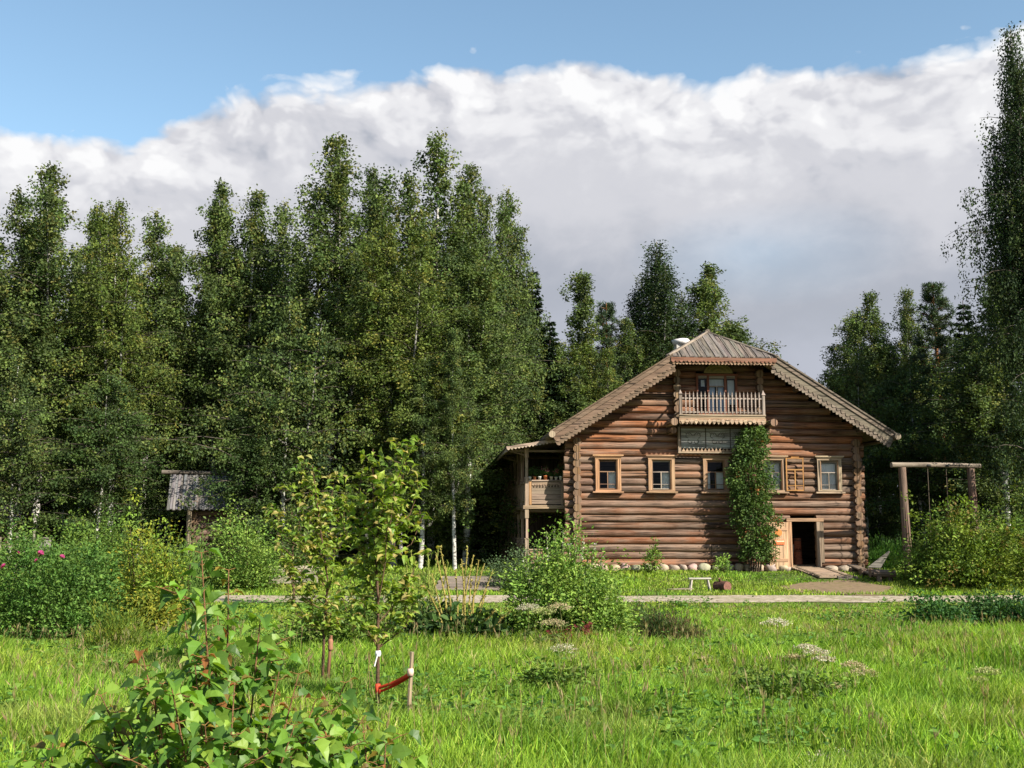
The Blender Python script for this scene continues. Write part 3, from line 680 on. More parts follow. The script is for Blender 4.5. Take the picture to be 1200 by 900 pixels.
# attic triple window
at_ = MB(); ac = (.24, .085, .05)
for x in (4.64, 5.06, 5.74, 6.16): box(at_, x, x + .09, -.20, -.12, 5.76, 7.40, ac, None, .006)
box(at_, 4.60, 6.29, -.215, -.12, 7.40, 7.48, ac); 
for p, q in ((4.73, 5.06), (5.15, 5.74), (5.83, 6.16)):
    box(at_, p, q, -.19, -.13, 7.30, 7.40, (.36, .32, .26)); box(at_, p, q, -.18, -.13, 6.62, 6.66, (.36, .32, .26)); box(at_, p, q, -.19, -.13, 5.76, 5.95, ac)
box(at_, 5.43, 5.46, -.175, -.135, 5.95, 7.0, (.36, .32, .26)); box(at_, 5.15, 5.74, -.18, -.13, 6.98, 7.02, (.36, .32, .26))
AW = at_.build('window', M_WOOD, house, 'triple attic window in a dark red frame')
m = MB()
for p, q in ((4.73, 5.06), (5.15, 5.74), (5.83, 6.16)): m.add([(p, -.155, 5.95), (q, -.155, 5.95), (q, -.155, 7.3), (p, -.155, 7.3)], [(0, 1, 2, 3)], (.5,) * 3)
m.build('pane', M_GLASS, AW)
m = MB()
for p, q, z0_, z1_ in ((5.15, 5.40, 5.95, 6.98), (5.52, 5.74, 5.95, 6.98), (5.15, 5.74, 7.02, 7.28), (5.90, 6.16, 6.3, 7.25), (4.86, 5.0, 7.0, 7.25)):
    V = []
    for i in range(13): x = p + (q - p) * i / 12; V += [(x, -.06 + .015 * math.sin(i * 2), z0_), (x, -.055, z1_)]
    m.add(V, [(2 * i, 2 * i + 2, 2 * i + 3, 2 * i + 1) for i in range(12)], (.45, .55, .70) if z1_ < 7 else (.62, .66, .68), None, True)
m.build('curtain', M_CLOTH, AW)
# half round painted board over it
pd = MB(); poly = [(4.94, 7.50), (6.07, 7.50)] + [(5.505 + .56 * math.cos(a), 7.50 + .01 + .36 * math.sin(a)) for a in np.linspace(.15, math.pi - .15, 12)]
prism(pd, poly, -.24, -.20, (.22, .19, .07))
for i in range(5): tube(pd, [(5.505 + (.10 + .09 * i) * math.cos(a), -.25, 7.52 + (.06 + .06 * i) * math.sin(a)) for a in np.linspace(.2, 2.9, 9)], .008, 4, (.33, .26, .10) if i % 2 else (.12, .13, .06))
PED = pd.build('painted_board', M_PLAIN, house, 'half round yellow green painted board above the attic window')

# balcony ---------------------------------------------------------------
bal = MB(); BY = -1.15
box(bal, 3.74, 7.0, BY - .02, .1, 5.66, 5.74, (.36, .26, .18), None, .01)
box(bal, 3.72, 7.02, BY - .05, BY + .05, 5.74, 5.80, (.42, .32, .23), None, .01)
for x in (3.95, 5.4, 6.85): box(bal, x - .06, x + .06, BY + .02, .1, 5.54, 5.66, (.2, .14, .1))
BAL = bal.build('balcony', M_WOOD, house)
for x in (3.74, 6.90):
    m = MB()
    box(m, x, x + .11, BY - .03, BY + .08, 5.80, 6.55, (.36, .29, .25), None, .015)
    V = [(x - .02, BY - .05, 6.55), (x + .13, BY - .05, 6.55), (x + .13, BY + .10, 6.55), (x - .02, BY + .10, 6.55), (x + .055, BY + .025, 6.74)]
    m.add(V, [(0, 3, 2, 1), (0, 1, 4), (1, 2, 4), (2, 3, 4), (3, 0, 4)], (.40, .32, .28))
    m.build('post', M_WOOD, BAL)
m = MB()
for z in (5.86, 6.38): 
    box(m, 3.85, 6.90, BY, BY + .05, z, z + .055, (.36, .29, .25), None, .006)
    for x in (3.78, 6.93): box(m, x, x + .05, BY + .08, -.2, z, z + .055, (.30, .24, .2))
m.build('railing', M_WOOD, BAL)
bsm = MB(); prism(bsm, [(-.022, 5.80), (.022, 5.80), (.022, 6.02), (.013, 6.06), (.022, 6.10), (.022, 6.56), (0, 6.68), (-.022, 6.56)], -.02, .005, (.38, .31, .27))
bm_ = bsm.mesh('baluster', M_WOOD)
for i in range(20):
    o = part('baluster', bm_, BAL); o.location = (3.99 + i * .1475, BY - .006, 0)
m = MB(); scal(m, (3.72, 5.66), (7.02, 5.66), .15, .17, BY - .05, .03, (.44, .30, .19)); 
for i in range(19): prism(m, [(3.76 + i * .17, 5.55), (3.845 + i * .17, 5.63), (3.93 + i * .17, 5.55), (3.845 + i * .17, 5.42)][::-1][::-1], BY - .075, BY - .052, (.52, .38, .26))
m.build('fringe', M_WOOD, BAL)
for bx0, by0, bz0, br0, bc0 in ((3.55, -1.15, 5.52, .145, (.40, .24, .15)), (3.58, -.8, 5.24, .13, (.22, .14, .09)), (7.30, -1.30, 5.50, .145, (.36, .22, .13)), (7.20, -.8, 5.24, .13, (.22, .14, .09))):
    m = MB(); log(m, (bx0, by0, bz0), (bx0, .3, bz0), br0, bc0, 12, (.34, .20, .12)); m.build('bracket', M_LOG, BAL)
# carved grey panel
m = MB()
for i in range(5): box(m, 3.95, 6.80, -.36, -.30, 4.60 + i * .15, 4.745 + i * .15, (.50, .52, .49))
PN = m.build('carved_panel', M_ROOF, house, 'weathered grey carved panel under the balcony')
m = MB(); box(m, 3.84, 3.96, -.42, -.28, 4.42, 5.40, (.34, .25, .18), None, .01); box(m, 6.80, 6.90, -.42, -.28, 4.42, 5.40, (.34, .25, .18), None, .01)
box(m, 3.84, 6.90, -.43, -.28, 4.40, 4.46, (.40, .30, .21), None, .01); box(m, 3.84, 6.90, -.41, -.28, 5.36, 5.42, (.26, .17, .12))
for x in (4.90, 5.85): box(m, x, x + .035, -.375, -.355, 4.6, 5.36, (.10, .09, .08))
for i in range(20): prism(m, [(3.98 + i * .14, 4.47), (4.12 + i * .14, 4.47), (4.05 + i * .14, 4.60)], -.40, -.362, (.42, .29, .19))
m.build('frame', M_WOOD, PN)
m = MB()
def curl(cx, cz, r, t0, t1, fl=1): tube(m, [(cx + fl * r * (1 - .6 * k / 10) * math.cos(t0 + (t1 - t0) * k / 10), -.365, cz + r * (1 - .6 * k / 10) * math.sin(t0 + (t1 - t0) * k / 10)) for k in range(11)], .014, 4, (.15, .15, .14))
for (cx, f) in ((4.25, 1), (4.62, -1), (5.2, 1), (5.55, -1), (6.15, 1), (6.5, -1)):
    curl(cx, 5.05, .16, 0, 4.6, f); curl(cx + .08 * f, 4.84, .11, 2.2, 6.5, f)
    for q in range(3): tube(m, [(cx - .15 * f + .1 * q * f, -.365, 5.2), (cx - .05 * f + .1 * q * f, -.365, 5.13 - .03 * q)], .011, 4, (.15, .15, .14))
m.build('carving', M_PLAIN, PN)

# door ------------------------------------------------------------------
m = MB(); dc = (.42, .26, .15)
box(m, 8.03, 8.20, -.22, -.10, .06, 1.84, (.48, .29, .16), None, .01); box(m, 9.16, 9.32, -.22, -.10, .06, 1.84, (.34, .25, .18), None, .01); box(m, 8.0, 9.44, -.235, -.10, 1.84, 1.97, dc, None, .01)
box(m, 8.06, 9.34, -.26, .2, .02, .15, (.42, .29, .19), None, .01); box(m, 9.34, 9.44, -.2, -.1, .3, 1.84, (.28, .2, .14))
DF = m.build('door_frame', M_WOOD, house)
m = MB(); M = Matrix.Translation((8.02, -.24, 0)) @ Matrix.Rotation(R(9), 4, 'Z')
for i in range(4): box(m, -.20 - .195 * i + .003, -.003 - .195 * i, -.05, -.01, .06, 1.82, (.56, .37, .22), M, .004)
for z in (.35, 1.5): box(m, -.76, -.04, -.075, -.05, z, z + .11, (.48, .30, .17), M)
DL = m.build('door', M_WOOD, house, 'pale plank door leaf folded open against the wall')
m = MB(); box(m, -.62, -.18, -.095, -.076, .98, 1.16, (.62, .14, .05), M); box(m, -.60, -.20, -.097, -.0955, 1.08, 1.13, (.75, .45, .32), M); DL_n = m.build('notice_board', M_PLAIN, DL, 'small red notice board')
m = MB(); poly = [(-.42 + .15 * math.cos(a), 1.42 + .13 * math.sin(a)) for a in np.linspace(0, 2 * math.pi, 15)[:-1]]; prism(m, poly, -.10, -.076, (.60, .20, .05), M); m.build('round_sign', M_PLAIN, DL, 'round orange sign')
# foundation stones
sm = random.Random(5); x = .35
while x < 7.9:
    rx = sm.uniform(.15, .29); 
    if x + rx > 7.85: break
    m = MB(); rock(m, (0, 0, 0), rx, .25, sm.uniform(.13, .19), (sm.uniform(.38, .50), sm.uniform(.31, .38), sm.uniform(.23, .28)), sm.random())
    o = m.build('foundation_stone', M_STONE, house); o.location = (x + rx, -.20, .10); x += rx * 2 + .01
for x in (7.95, 9.7, 10.2):
    m = MB(); rock(m, (0, 0, 0), .25, .25, .16, (.38, .31, .24), x); o = m.build('foundation_stone', M_STONE, house); o.location = (x, -.14, .03)

# gallery ---------------------------------------------------------------
gy0, gy1 = .5, 15.0; gx = -1.9
gal = MB()
for z in (.10, 2.38):
    for i in range(9): box(gal, gx + i * .21, gx + .2 + i * .21, gy0, gy1, z, z + .06, (.30, .21, .14))
    box(gal, gx - .06, -.05, gy0 - .06, gy0 - .005, z - .06, z + .08, (.42, .30, .19), None, .01); box(gal, gx - .07, gx - .005, gy0 - .06, gy1, z - .06, z + .08, (.30, .22, .15), None, .01)
for yy in (gy0 + .2, 4, 8, gy1): log(gal, (gx - .1, yy, 2.28), (.1, yy, 2.28), .09, (.2, .14, .1), 8)
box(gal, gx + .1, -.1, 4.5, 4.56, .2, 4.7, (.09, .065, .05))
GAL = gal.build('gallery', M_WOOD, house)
def gpost(y, sq=.075):
    m = MB(); pc = (.42, .31, .22)
    for z0_, z1_ in ((.16, 2.32), (2.46, 4.62)):
        box(m, gx - sq + .07, gx + sq + .07, y - sq, y + sq, z0_, z0_ + 1.0, pc, None, .01)
        box(m, gx - sq * .75 + .07, gx + sq * .75 + .07, y - sq * .75, y + sq * .75, z0_ + 1.0, z1_ - .35, pc, None, .025)
        box(m, gx - sq + .06, gx + sq + .08, y - sq - .01, y + sq + .01, z0_ + 1.0, z0_ + 1.06, pc); box(m, gx - sq + .07, gx + sq + .07, y - sq, y + sq, z1_ - .35, z1_, pc, None, .01)
    return m.build('post', M_WOOD, GAL)
for y in np.linspace(gy0 + .05, gy1 - .1, 9): gpost(float(y))
m = MB()   # upper parapet facing the front
for i in range(4): box(m, gx + .16, -.42, gy0 + .01, gy0 + .05, 2.50 + i * .20, 2.695 + i * .20, (.34, .25, .18))
box(m, gx + .15, -.40, gy0 - .03, gy0 + .12, 3.36, 3.42, (.40, .30, .22), None, .01); box(m, gx + .16, gx + .26, gy0 - .015, gy0 + .01, 2.48, 3.36, (.48, .27, .13)); box(m, -.52, -.42, gy0 - .015, gy0 + .01, 2.48, 3.36, (.38, .26, .17))
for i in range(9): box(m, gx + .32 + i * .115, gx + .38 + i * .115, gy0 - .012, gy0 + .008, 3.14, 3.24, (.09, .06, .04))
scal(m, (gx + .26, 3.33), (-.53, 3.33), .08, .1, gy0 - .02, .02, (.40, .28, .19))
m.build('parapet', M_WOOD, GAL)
m = MB()
for i in range(3): box(m, gx + .16, -.42, gy0 + .01, gy0 + .05, .2 + i * .19, .385 + i * .19, (.36, .20, .13))
box(m, gx + .15, -.40, gy0 - .03, gy0 + .08, .77, .82, (.42, .28, .19)); m.build('parapet', M_WOOD, GAL)
m = MB()   # side rails
for z in (.95, 3.30, .35, 2.62): box(m, gx + .02, gx + .09, gy0 + .1, gy1, z, z + .06, (.46, .34, .24))
y = gy0 + .5
while y < gy1 - .2:
    for z0_, z1_ in ((.2, .95), (2.5, 3.3)): box(m, gx + .03, gx + .08, y, y + .14, z0_, z1_, (.42, .30, .21))
    box(m, gx + .03, gx + .08, y + .05, y + .09, 3.36, 4.6, (.3, .2, .14)) if int(y * 10) % 3 == 0 else None
    y += .42
m.build('railing', M_WOOD, GAL)
# gallery roof: falls to the left
m = MB(); x0, x1, z0_, z1_ = -2.65, .0, 4.60, 5.02; y = gy0 - .55
while y < gy1 + .4:
    V = []
    for dz in (0, .045): V += [(x0, y, z0_ + dz), (x1, y, z1_ + dz), (x1, y + .18, z1_ + dz), (x0, y + .18, z0_ + dz)]
    m.add(V, BOXF, jit(RC, .2), [(p[0] + y * 7, p[1], y) for p in V]); y += .188
V = [(x0 + .02, gy0 - .5, z0_ - .05), (x1, gy0 - .5, z1_ - .05), (x1, gy1 + .4, z1_ - .05), (x0 + .02, gy1 + .4, z0_ - .05)]; V += [(a, b, c + .045) for a, b, c in V]; m.add(V, BOXF, (.2, .14, .1))
box(m, x0 - .012, x0 + .05, gy0 - .5, gy1 + .4, z0_ - .15, z0_ - .055, (.46, .38, .30))
m.build('roof', M_ROOF, GAL)
m = MB(); scal(m, (x0, z0_ + .045), (x1, z1_ + .045), .09, .13, gy0 - .585, .03, (.44, .34, .26)); m.build('eave_fringe', M_WOOD, GAL)
for yy in (gy0 + .05, 4.2, 8, gy1 - .1): m = MB(); tube(m, [(gx + .07, yy, 4.35), (x0 + .15, yy, z0_ - .08)], .04, 6, (.25, .18, .13), True); box(m, x0 + .2, -.1, yy - .05, yy + .05, 4.48, 4.56, (.24, .17, .12)); m.build('rafter', M_WOOD, GAL)

# ------------------------------------------------------------------ trees
print('trees')
V_B = [birch(11, Wd=3.5), birch(12, Wd=3.0, leaders=5), birch(13, Wd=3.7, leaders=4, low=.04, leaves=70000), birch(14, Wd=2.6, leaders=2, low=.24, leaves=44000),
       birch(15, Wd=3.5, leaders=5, low=.14, cols=[(.11, .155, .034), (.155, .195, .042), (.07, .105, .028), (.19, .19, .04)]),
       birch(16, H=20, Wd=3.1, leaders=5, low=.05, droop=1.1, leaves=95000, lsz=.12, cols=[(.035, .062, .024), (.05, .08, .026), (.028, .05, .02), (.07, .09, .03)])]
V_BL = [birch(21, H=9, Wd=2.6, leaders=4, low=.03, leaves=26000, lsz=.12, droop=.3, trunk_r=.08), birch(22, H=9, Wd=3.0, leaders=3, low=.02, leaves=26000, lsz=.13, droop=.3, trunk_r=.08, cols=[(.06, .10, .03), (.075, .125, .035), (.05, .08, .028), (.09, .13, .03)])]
V_S = [spruce(31), spruce(32, Wd=3.1)]; V_P = [pine(41)]
KINDS_ = {'birch': ('birch_tree', 'birch'), 'leafy': ('leafy_tree', 'tree'), 'spruce': ('spruce_tree', 'spruce'), 'pine': ('pine_tree', 'pine')}
FAM = {'birch': V_B, 'leafy': V_BL, 'spruce': V_S, 'pine': V_P}
def tree(fam, vi, px, top, D, label, wf=1., rz=None, group=None):
    tm, cm, H = FAM[fam][vi]; x, y, z = base(px, D); h = at(px, top, D)[2] - z
    nm, cat = KINDS_[fam]; t = thing(nm, label, cat, (x, y, z), random.uniform(0, 6.28) if rz is None else rz, group)
    s = h / H; k = (.45 + .55 * s) * wf; t.scale = (k, k, s)
    part('trunk', tm, t); part('crown', cm, t); return t
GB = 'birches along the front of the forest'
TREES = [
 ('birch', 0, 38, 193, 51, 'tall pointed birch nearest the left edge of the picture, white trunk bare at its foot', 1.21),
 ('birch', 1, 92, 243, 57, 'slim wispy birch top between the two tallest birches at far left', .8),
 ('birch', 4, 128, 232, 50, 'yellowish green birch with pale trunk halfway between left edge and shed', 1.0),
 ('birch', 1, 162, 250, 53, 'birch with ragged twin top just left of the small notch above the shed', 1.15),
 ('birch', 3, 197, 287, 58, 'low topped birch filling the notch above the grey roofed shed', 1.0),
 ('birch', 2, 246, 213, 53, 'broad birch rising directly above the grey roofed shed with a flat double top', 1.03),
 ('birch', 0, 284, 222, 52, 'dense birch right of the one above the shed', 1.15),
 ('birch', 1, 318, 238, 56, 'narrow birch standing behind the low leafy tree left of the tallest birches', .9),
 ('birch', 0, 385, 160, 50, 'very tall columnar birch left of the tallest pair, top like a narrow brush', 1.21),
 ('birch', 2, 428, 196, 56, 'birch top seen between the two tallest birches', .85),
 ('birch', 4, 462, 262, 46, 'sunlit yellow green birch standing forward, lower than the giants behind it', 1.09),
 ('birch', 1, 505, 157, 52, 'tallest birch of the forest with open feathery crown left of the house', 1.21),
 ('birch', 0, 548, 193, 55, 'leaning topped birch just right of the tallest birch', .9),
 ('birch', 2, 545, 290, 47, 'wide bright birch standing forward between the tallest birch and the log house', 1.15),
 ('birch', 1, 592, 224, 60, 'pointed birch at the right shoulder of the big birch group', .95),
 ('spruce', 0, 625, 312, 61, 'dark pointed spruce at the foot of the right shoulder of the birch group', .9),
 ('spruce', 1, 646, 372, 60.5, 'low black green spruce right of the birch group', .9),
 ('birch', 3, 677, 318, 62, 'slender birch standing alone above the left roof slope', 1.35),
 ('birch', 1, 656, 402, 60.5, 'bushy birch low behind the outer end of the left roof slope', 1.3),
 ('birch', 4, 750, 385, 65, 'yellowish birch filling between the small pine and the bent tipped birch', 1.4),
 ('pine', 0, 714, 355, 64, 'small pine top between the slender birch and the chimney', 1.0),
 ('birch', 4, 700, 400, 61, 'bushy yellow green birch close behind the left roof slope', .9),
 ('birch', 5, 775, 282, 66, 'tall loose birch with bent tip behind the chimney', 1.5),
 ('birch', 2, 843, 309, 67, 'rounded birch behind the roof ridge, right of the bent tipped one', 1.45),
 ('birch', 0, 735, 372, 64, 'dark green birch tucked behind the bent tipped birch', 1.0),
 ('spruce', 0, 951, 436, 70, 'tiny spruce tip poking over the right roof slope', .7),
 ('birch', 2, 1036, 341, 56, 'rounded birch immediately right of the house eaves', 1.0),
 ('birch', 1, 1008, 372, 58, 'leftmost and lower birch of the group right of the house', 1.1),
 ('birch', 0, 1076, 338, 60, 'pointed birch behind the swing frame', .9),
 ('pine', 0, 1110, 333, 54, 'scots pine with orange trunk above the swing frame', 1.05),
 ('spruce', 1, 1146, 352, 57, 'dark spruce between the pine and the huge birch at the right edge', 1.),
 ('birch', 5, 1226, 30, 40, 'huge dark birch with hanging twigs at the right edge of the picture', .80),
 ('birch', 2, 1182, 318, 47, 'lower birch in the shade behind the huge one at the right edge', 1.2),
 ('leafy', 0, 332, 352, 44, 'low leafy tree standing in front of the forest, right of the shed', 1.15),
 ('birch', 3, 533, 385, 43.8, 'smaller birch whose crown reaches almost to the left end of the gallery roof', .72),
 ('birch', 3, 492, 420, 44.5, 'small birch in front of the forest, left of the one reaching towards the gallery roof', .95),
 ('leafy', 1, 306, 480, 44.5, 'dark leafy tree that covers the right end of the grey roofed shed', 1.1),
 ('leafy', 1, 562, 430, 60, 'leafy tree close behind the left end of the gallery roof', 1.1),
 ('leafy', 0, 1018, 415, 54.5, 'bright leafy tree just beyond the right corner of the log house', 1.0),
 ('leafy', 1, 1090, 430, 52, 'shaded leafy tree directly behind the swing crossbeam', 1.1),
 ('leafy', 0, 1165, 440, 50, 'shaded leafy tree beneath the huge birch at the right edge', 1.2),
 ('leafy', 1, 105, 440, 46, 'dark leafy tree in the shade below the yellowish birch at left', 1.1),
 ('leafy', 0, 10, 430, 46, 'dark leafy tree at the left edge, beside the bare white trunk', 1.1),
]
for i, (fam, vi, px, top, D, lab, wf) in enumerate(TREES): tree(fam, vi, px, top, D, lab, wf, rz=i * 1.7)
# the trees behind them
tr_ = random.Random(3)
for i in range(30):
    px = -170 + i * 27; top = tr_.uniform(345, 420) if px < 600 else tr_.uniform(425, 450)
    tree('spruce', i % 2, px, top, tr_.uniform(63, 70), 'dark spruce deep in the forest behind the front row of birches', 1.1, group='spruces deep in the forest left of the house')
for i in range(12):
    px = 985 + i * 26; tree('spruce', i % 2, px, tr_.uniform(395, 450), tr_.uniform(63, 72), 'dark spruce deep in the forest behind the swing frame', 1.1, group='spruces deep in the forest right of the house')
for i in range(16):
    px = -60 + i * 41 + tr_.uniform(-12, 12); tree('birch', 3, px, tr_.uniform(262, 350), tr_.uniform(59.5, 62), 'half hidden birch in the second row of the forest', .8, group='birches in the second row of the forest')
for px, top, D, wf in ((-60, 225, 50, 1), (-140, 240, 48, 1), (1290, 90, 47, 1.1), (1380, 150, 46, 1.2)):
    tree('birch', 2, px, top, D, 'birch beyond the edge of the picture', wf, group='birches beyond the picture edge')


# ================================================================== SMALLER THINGS
def rowD(row):                        # distance of the ground seen at that row, straight ahead
    ys = np.linspace(5, 60, 1101); rows = 625 + 1300 * (1.5 - np.interp(ys, KY, KZ)) / ys
    return float(ys[np.argmin(np.abs(rows - row))])
def hat(px, row, D): return at(px, row, D)
# ramp at the door
rp = thing('wooden_ramp', 'weathered plank ramp leading up to the open door', 'ramp', HO, HA)
m = MB()
for i in range(13):
    y = -.28 - i * .205; z = .13 - i * .020; box(m, 8.10 + i * .012 + random.uniform(-.02, .02), 9.52 + random.uniform(-.02, .02), y - .195, y, z - .04, z, (.42, .31, .22))
m.build('deck', M_WOOD, rp); 
for x in (8.3, 9.3):
    m = MB(); M = Matrix.Translation((x, -1.6, -.02)) @ Matrix.Rotation(.098, 4, 'X'); box(m, -.05, .05, -1.3, 1.3, -.05, .05, (.2, .15, .1), M); m.build('beam', M_WOOD, rp)
m = MB(); box(m, 8.85, 9.56, -3.06, -2.96, -.24, -.10, (.13, .11, .09), None, .02); m.build('step_edge', M_WOOD, rp)
# barrel and board in the doorway
p = HP(8.78, .95, .2); t = thing('tall_churn', 'tall red brown wooden churn standing inside the dark doorway', 'churn', p)
m = MB(); lathe(m, [(.19, 0), (.19, .05), (.165, .5), (.15, .98), (.16, 1.0), (.13, 1.02)], (0, 0, 0), 16, (.32, .09, .04)); m.build('barrel', M_WOOD, t)
m = MB()
for z in (.12, .5, .9): lathe(m, [(.185 - z * .03, z), (.19 - z * .03, z + .02), (.185 - z * .03, z + .04)], (0, 0, 0), 16, (.12, .06, .04))
m.build('hoops', M_WOOD, t)
p = HP(8.42, .7, .2); t = thing('leaning_board', 'pale narrow board leaning inside the doorway left of the churn', 'board', p, HA)
m = MB(); box(m, -.06, .06, -.02, .02, 0, .78, (.30, .25, .20), Matrix.Rotation(.12, 4, 'Y')); m.build('plank', M_WOOD, t)
# small white bench, log, boards
x, y, z = base(820, 36.6); t = thing('small_bench', 'small whitish splay legged bench on the grass before the wall', 'bench', (x, y, z + .0), .05)
m = MB(); box(m, -.36, .36, -.11, .11, .36, .41, (.62, .58, .50), None, .01); m.build('seat', M_WOOD, t)
for sx in (-1, 1):
    for sy in (-1, 1): m = MB(); tube(m, [(sx * .26, sy * .06, .36), (sx * .33, sy * .12, -.03)], .028, 6, (.58, .54, .46), True); m.build('leg', M_WOOD, t)
x, y, z = base(847, 36.4); t = thing('log_stump', 'reddish brown log stump lying right of the small white bench', 'stump', (x, y, z), .3)
m = MB(); tube(m, [(-.13, .25, .15), (.0, 0, .16), (.05, -.24, .16)], [.16, .17, .16], 14, (.14, .075, .055), True, (.26, .13, .10)); m.build('stump', M_BARK, t)
m = MB(); tube(m, [(-.05, .05, .28), (-.12, .0, .42)], [.05, .035], 8, (.13, .07, .05), True, (.3, .2, .12)); m.build('branch_stub', M_BARK, t)
for k, (px, dd, rz, lb) in enumerate(((793, 36.6, .35, 'loose grey board lying in the grass, the more tilted of two'), (801, 36.3, -.1, 'loose grey board lying flat beside the small white bench'))):
    x, y, z = base(px, dd); m = MB(); box(m, -.32, .32, -.06, .06, .04, .065, (.45, .37, .28)); o = m.build('loose_board', M_WOOD); o.location = (x, y, z + .03 * k); o.rotation_euler = (.04, -.03, rz); tag(o, lb, 'board')
# bench by the right corner
a = np.array(hat(1000, 662, 41.4)); b = np.array(hat(1031, 675, 39.2)); c = (a + b) / 2; dd = b - a
t = thing('corner_bench', 'dark rough log bench running forward from the right house corner', 'bench', (c[0], c[1], float(zt(c[0], c[1]))), math.atan2(dd[1], dd[0])); ln = float(np.hypot(dd[0], dd[1]))
sl = math.atan2(dd[2], ln); m = MB(); box(m, -ln / 2 - .2, ln / 2 + .2, -.17, .17, -.06, .0, (.20, .15, .11), Matrix.Translation((0, 0, c[2] - float(zt(c[0], c[1])) )) @ Matrix.Rotation(-sl, 4, 'Y'), .02); m.build('seat', M_LOG, t)
for f in (-.8, .0, .75): m = MB(); log(m, (f * ln / 2, -.22, .14), (f * ln / 2, .22, .14), .15, (.15, .10, .07), 10, (.25, .16, .11)); m.build('support', M_LOG, t)
x, y, z = hat(1037, 673, 38.9); t = thing('short_log', 'short dark log on two props at the front end of the corner bench', 'log', (x, y, float(zt(x, y))))
m = MB(); log(m, (-.35, .1, .33), (.35, -.1, .30), .13, (.13, .09, .065), 12, (.2, .13, .09)); m.build('log', M_LOG, t)
for sx in (-.2, .2): m = MB(); log(m, (sx, 0, -.1), (sx, 0, .25), .09, (.12, .085, .06), 8); m.build('support', M_LOG, t)
a = hat(1030, 656, 42.0); m = MB(); prism(m, [(-.42, -.28), (.05, -.32), (.40, .30), (.36, .34)], -.02, .02, (.40, .37, .32)); o = m.build('leaning_slab', M_ROOF); o.location = a; o.rotation_euler = (.15, 0, -.2); tag(o, 'pale triangular board leaning by the right house corner', 'board')
# swing frame
D = 40.2; p0 = hat(1062, 640, D); p1 = hat(1143, 640, D + .6); zb = hat(1062, 545, D)[2]; g0 = float(zt(0, D))
t = thing('swing_frame', 'tall swing frame of two brown posts and a crossbeam, right of the house', 'swing', (p0[0], D, g0)); ww = p1[0] - p0[0]
for x, y in ((0, 0), (ww, .6)):
    m = MB(); tube(m, [(x + .06, y, -.2), (x + .02, y, 1.6), (x - .02, y, zb - g0 - .08)], [.165, .15, .135], 12, (.19, .115, .085), True); m.build('post', M_LOG, t)
m = MB(); tube(m, [(-.42, -.05, zb - g0), (ww / 2, .3, zb - g0 + .02), (ww + .35, .65, zb - g0)], [.10, .095, .09], 10, (.33, .27, .21), True); m.build('crossbeam', M_LOG, t)
for f in (.36, .63):
    m = MB(); q = f * ww; tube(m, [(q, .3 * f * 2, zb - g0), (q, .3 * f * 2, .7)], .014, 5, (.10, .08, .06))
    lathe(m, [(.115, -.04), (.125, 0), (.115, .04)], (q, .6 * f, zb - g0), 10, (.04, .04, .04)); m.build('rope', M_CLOTH, t)
m = MB(); box(m, .33 * ww, .66 * ww, .2, .42, .66, .70, (.3, .22, .15)); m.build('seat', M_WOOD, t)
# boardwalk, low bench
x, y, z = base(549, 38.0); t = thing('boardwalk', 'grey plank boardwalk between the path and the forest', 'boardwalk', (x, y, z))
m = MB()
for i in range(17): yy = -1.75 + i * .22; box(m, -1.05 + .04 * math.sin(i), 1.05 + .03 * math.sin(i * 2), yy, yy + .205, float(zt(0, y + yy)) - z + .05, float(zt(0, y + yy)) - z + .09, (.33, .27, .22))
m.build('deck', M_WOOD, t)
for sx in (-.8, .8): m = MB(); M = Matrix.Rotation(.10, 4, 'X'); box(m, sx - .05, sx + .05, -1.7, 1.7, -.04, .02, (.2, .16, .12), M); m.build('beam', M_WOOD, t)
x, y, z = base(344, 38.2); t = thing('plank_bench', 'low bench of two wide grey planks behind the small sapling by the path', 'bench', (x, y, z), .03)
for zz in (.05, .38): m = MB(); box(m, -.85, .85, -.03, .03, zz, zz + .27, (.42, .36, .28), None, .01); m.build('plank', M_WOOD, t)
for sx in (-.7, .7): m = MB(); box(m, sx - .05, sx + .05, .031, .12, -.1, .62, (.25, .2, .15)); m.build('post', M_WOOD, t)
m = MB(); box(m, -.85, .85, .04, .40, .40, .44, (.36, .3, .23)); m.build('seat', M_WOOD, t)
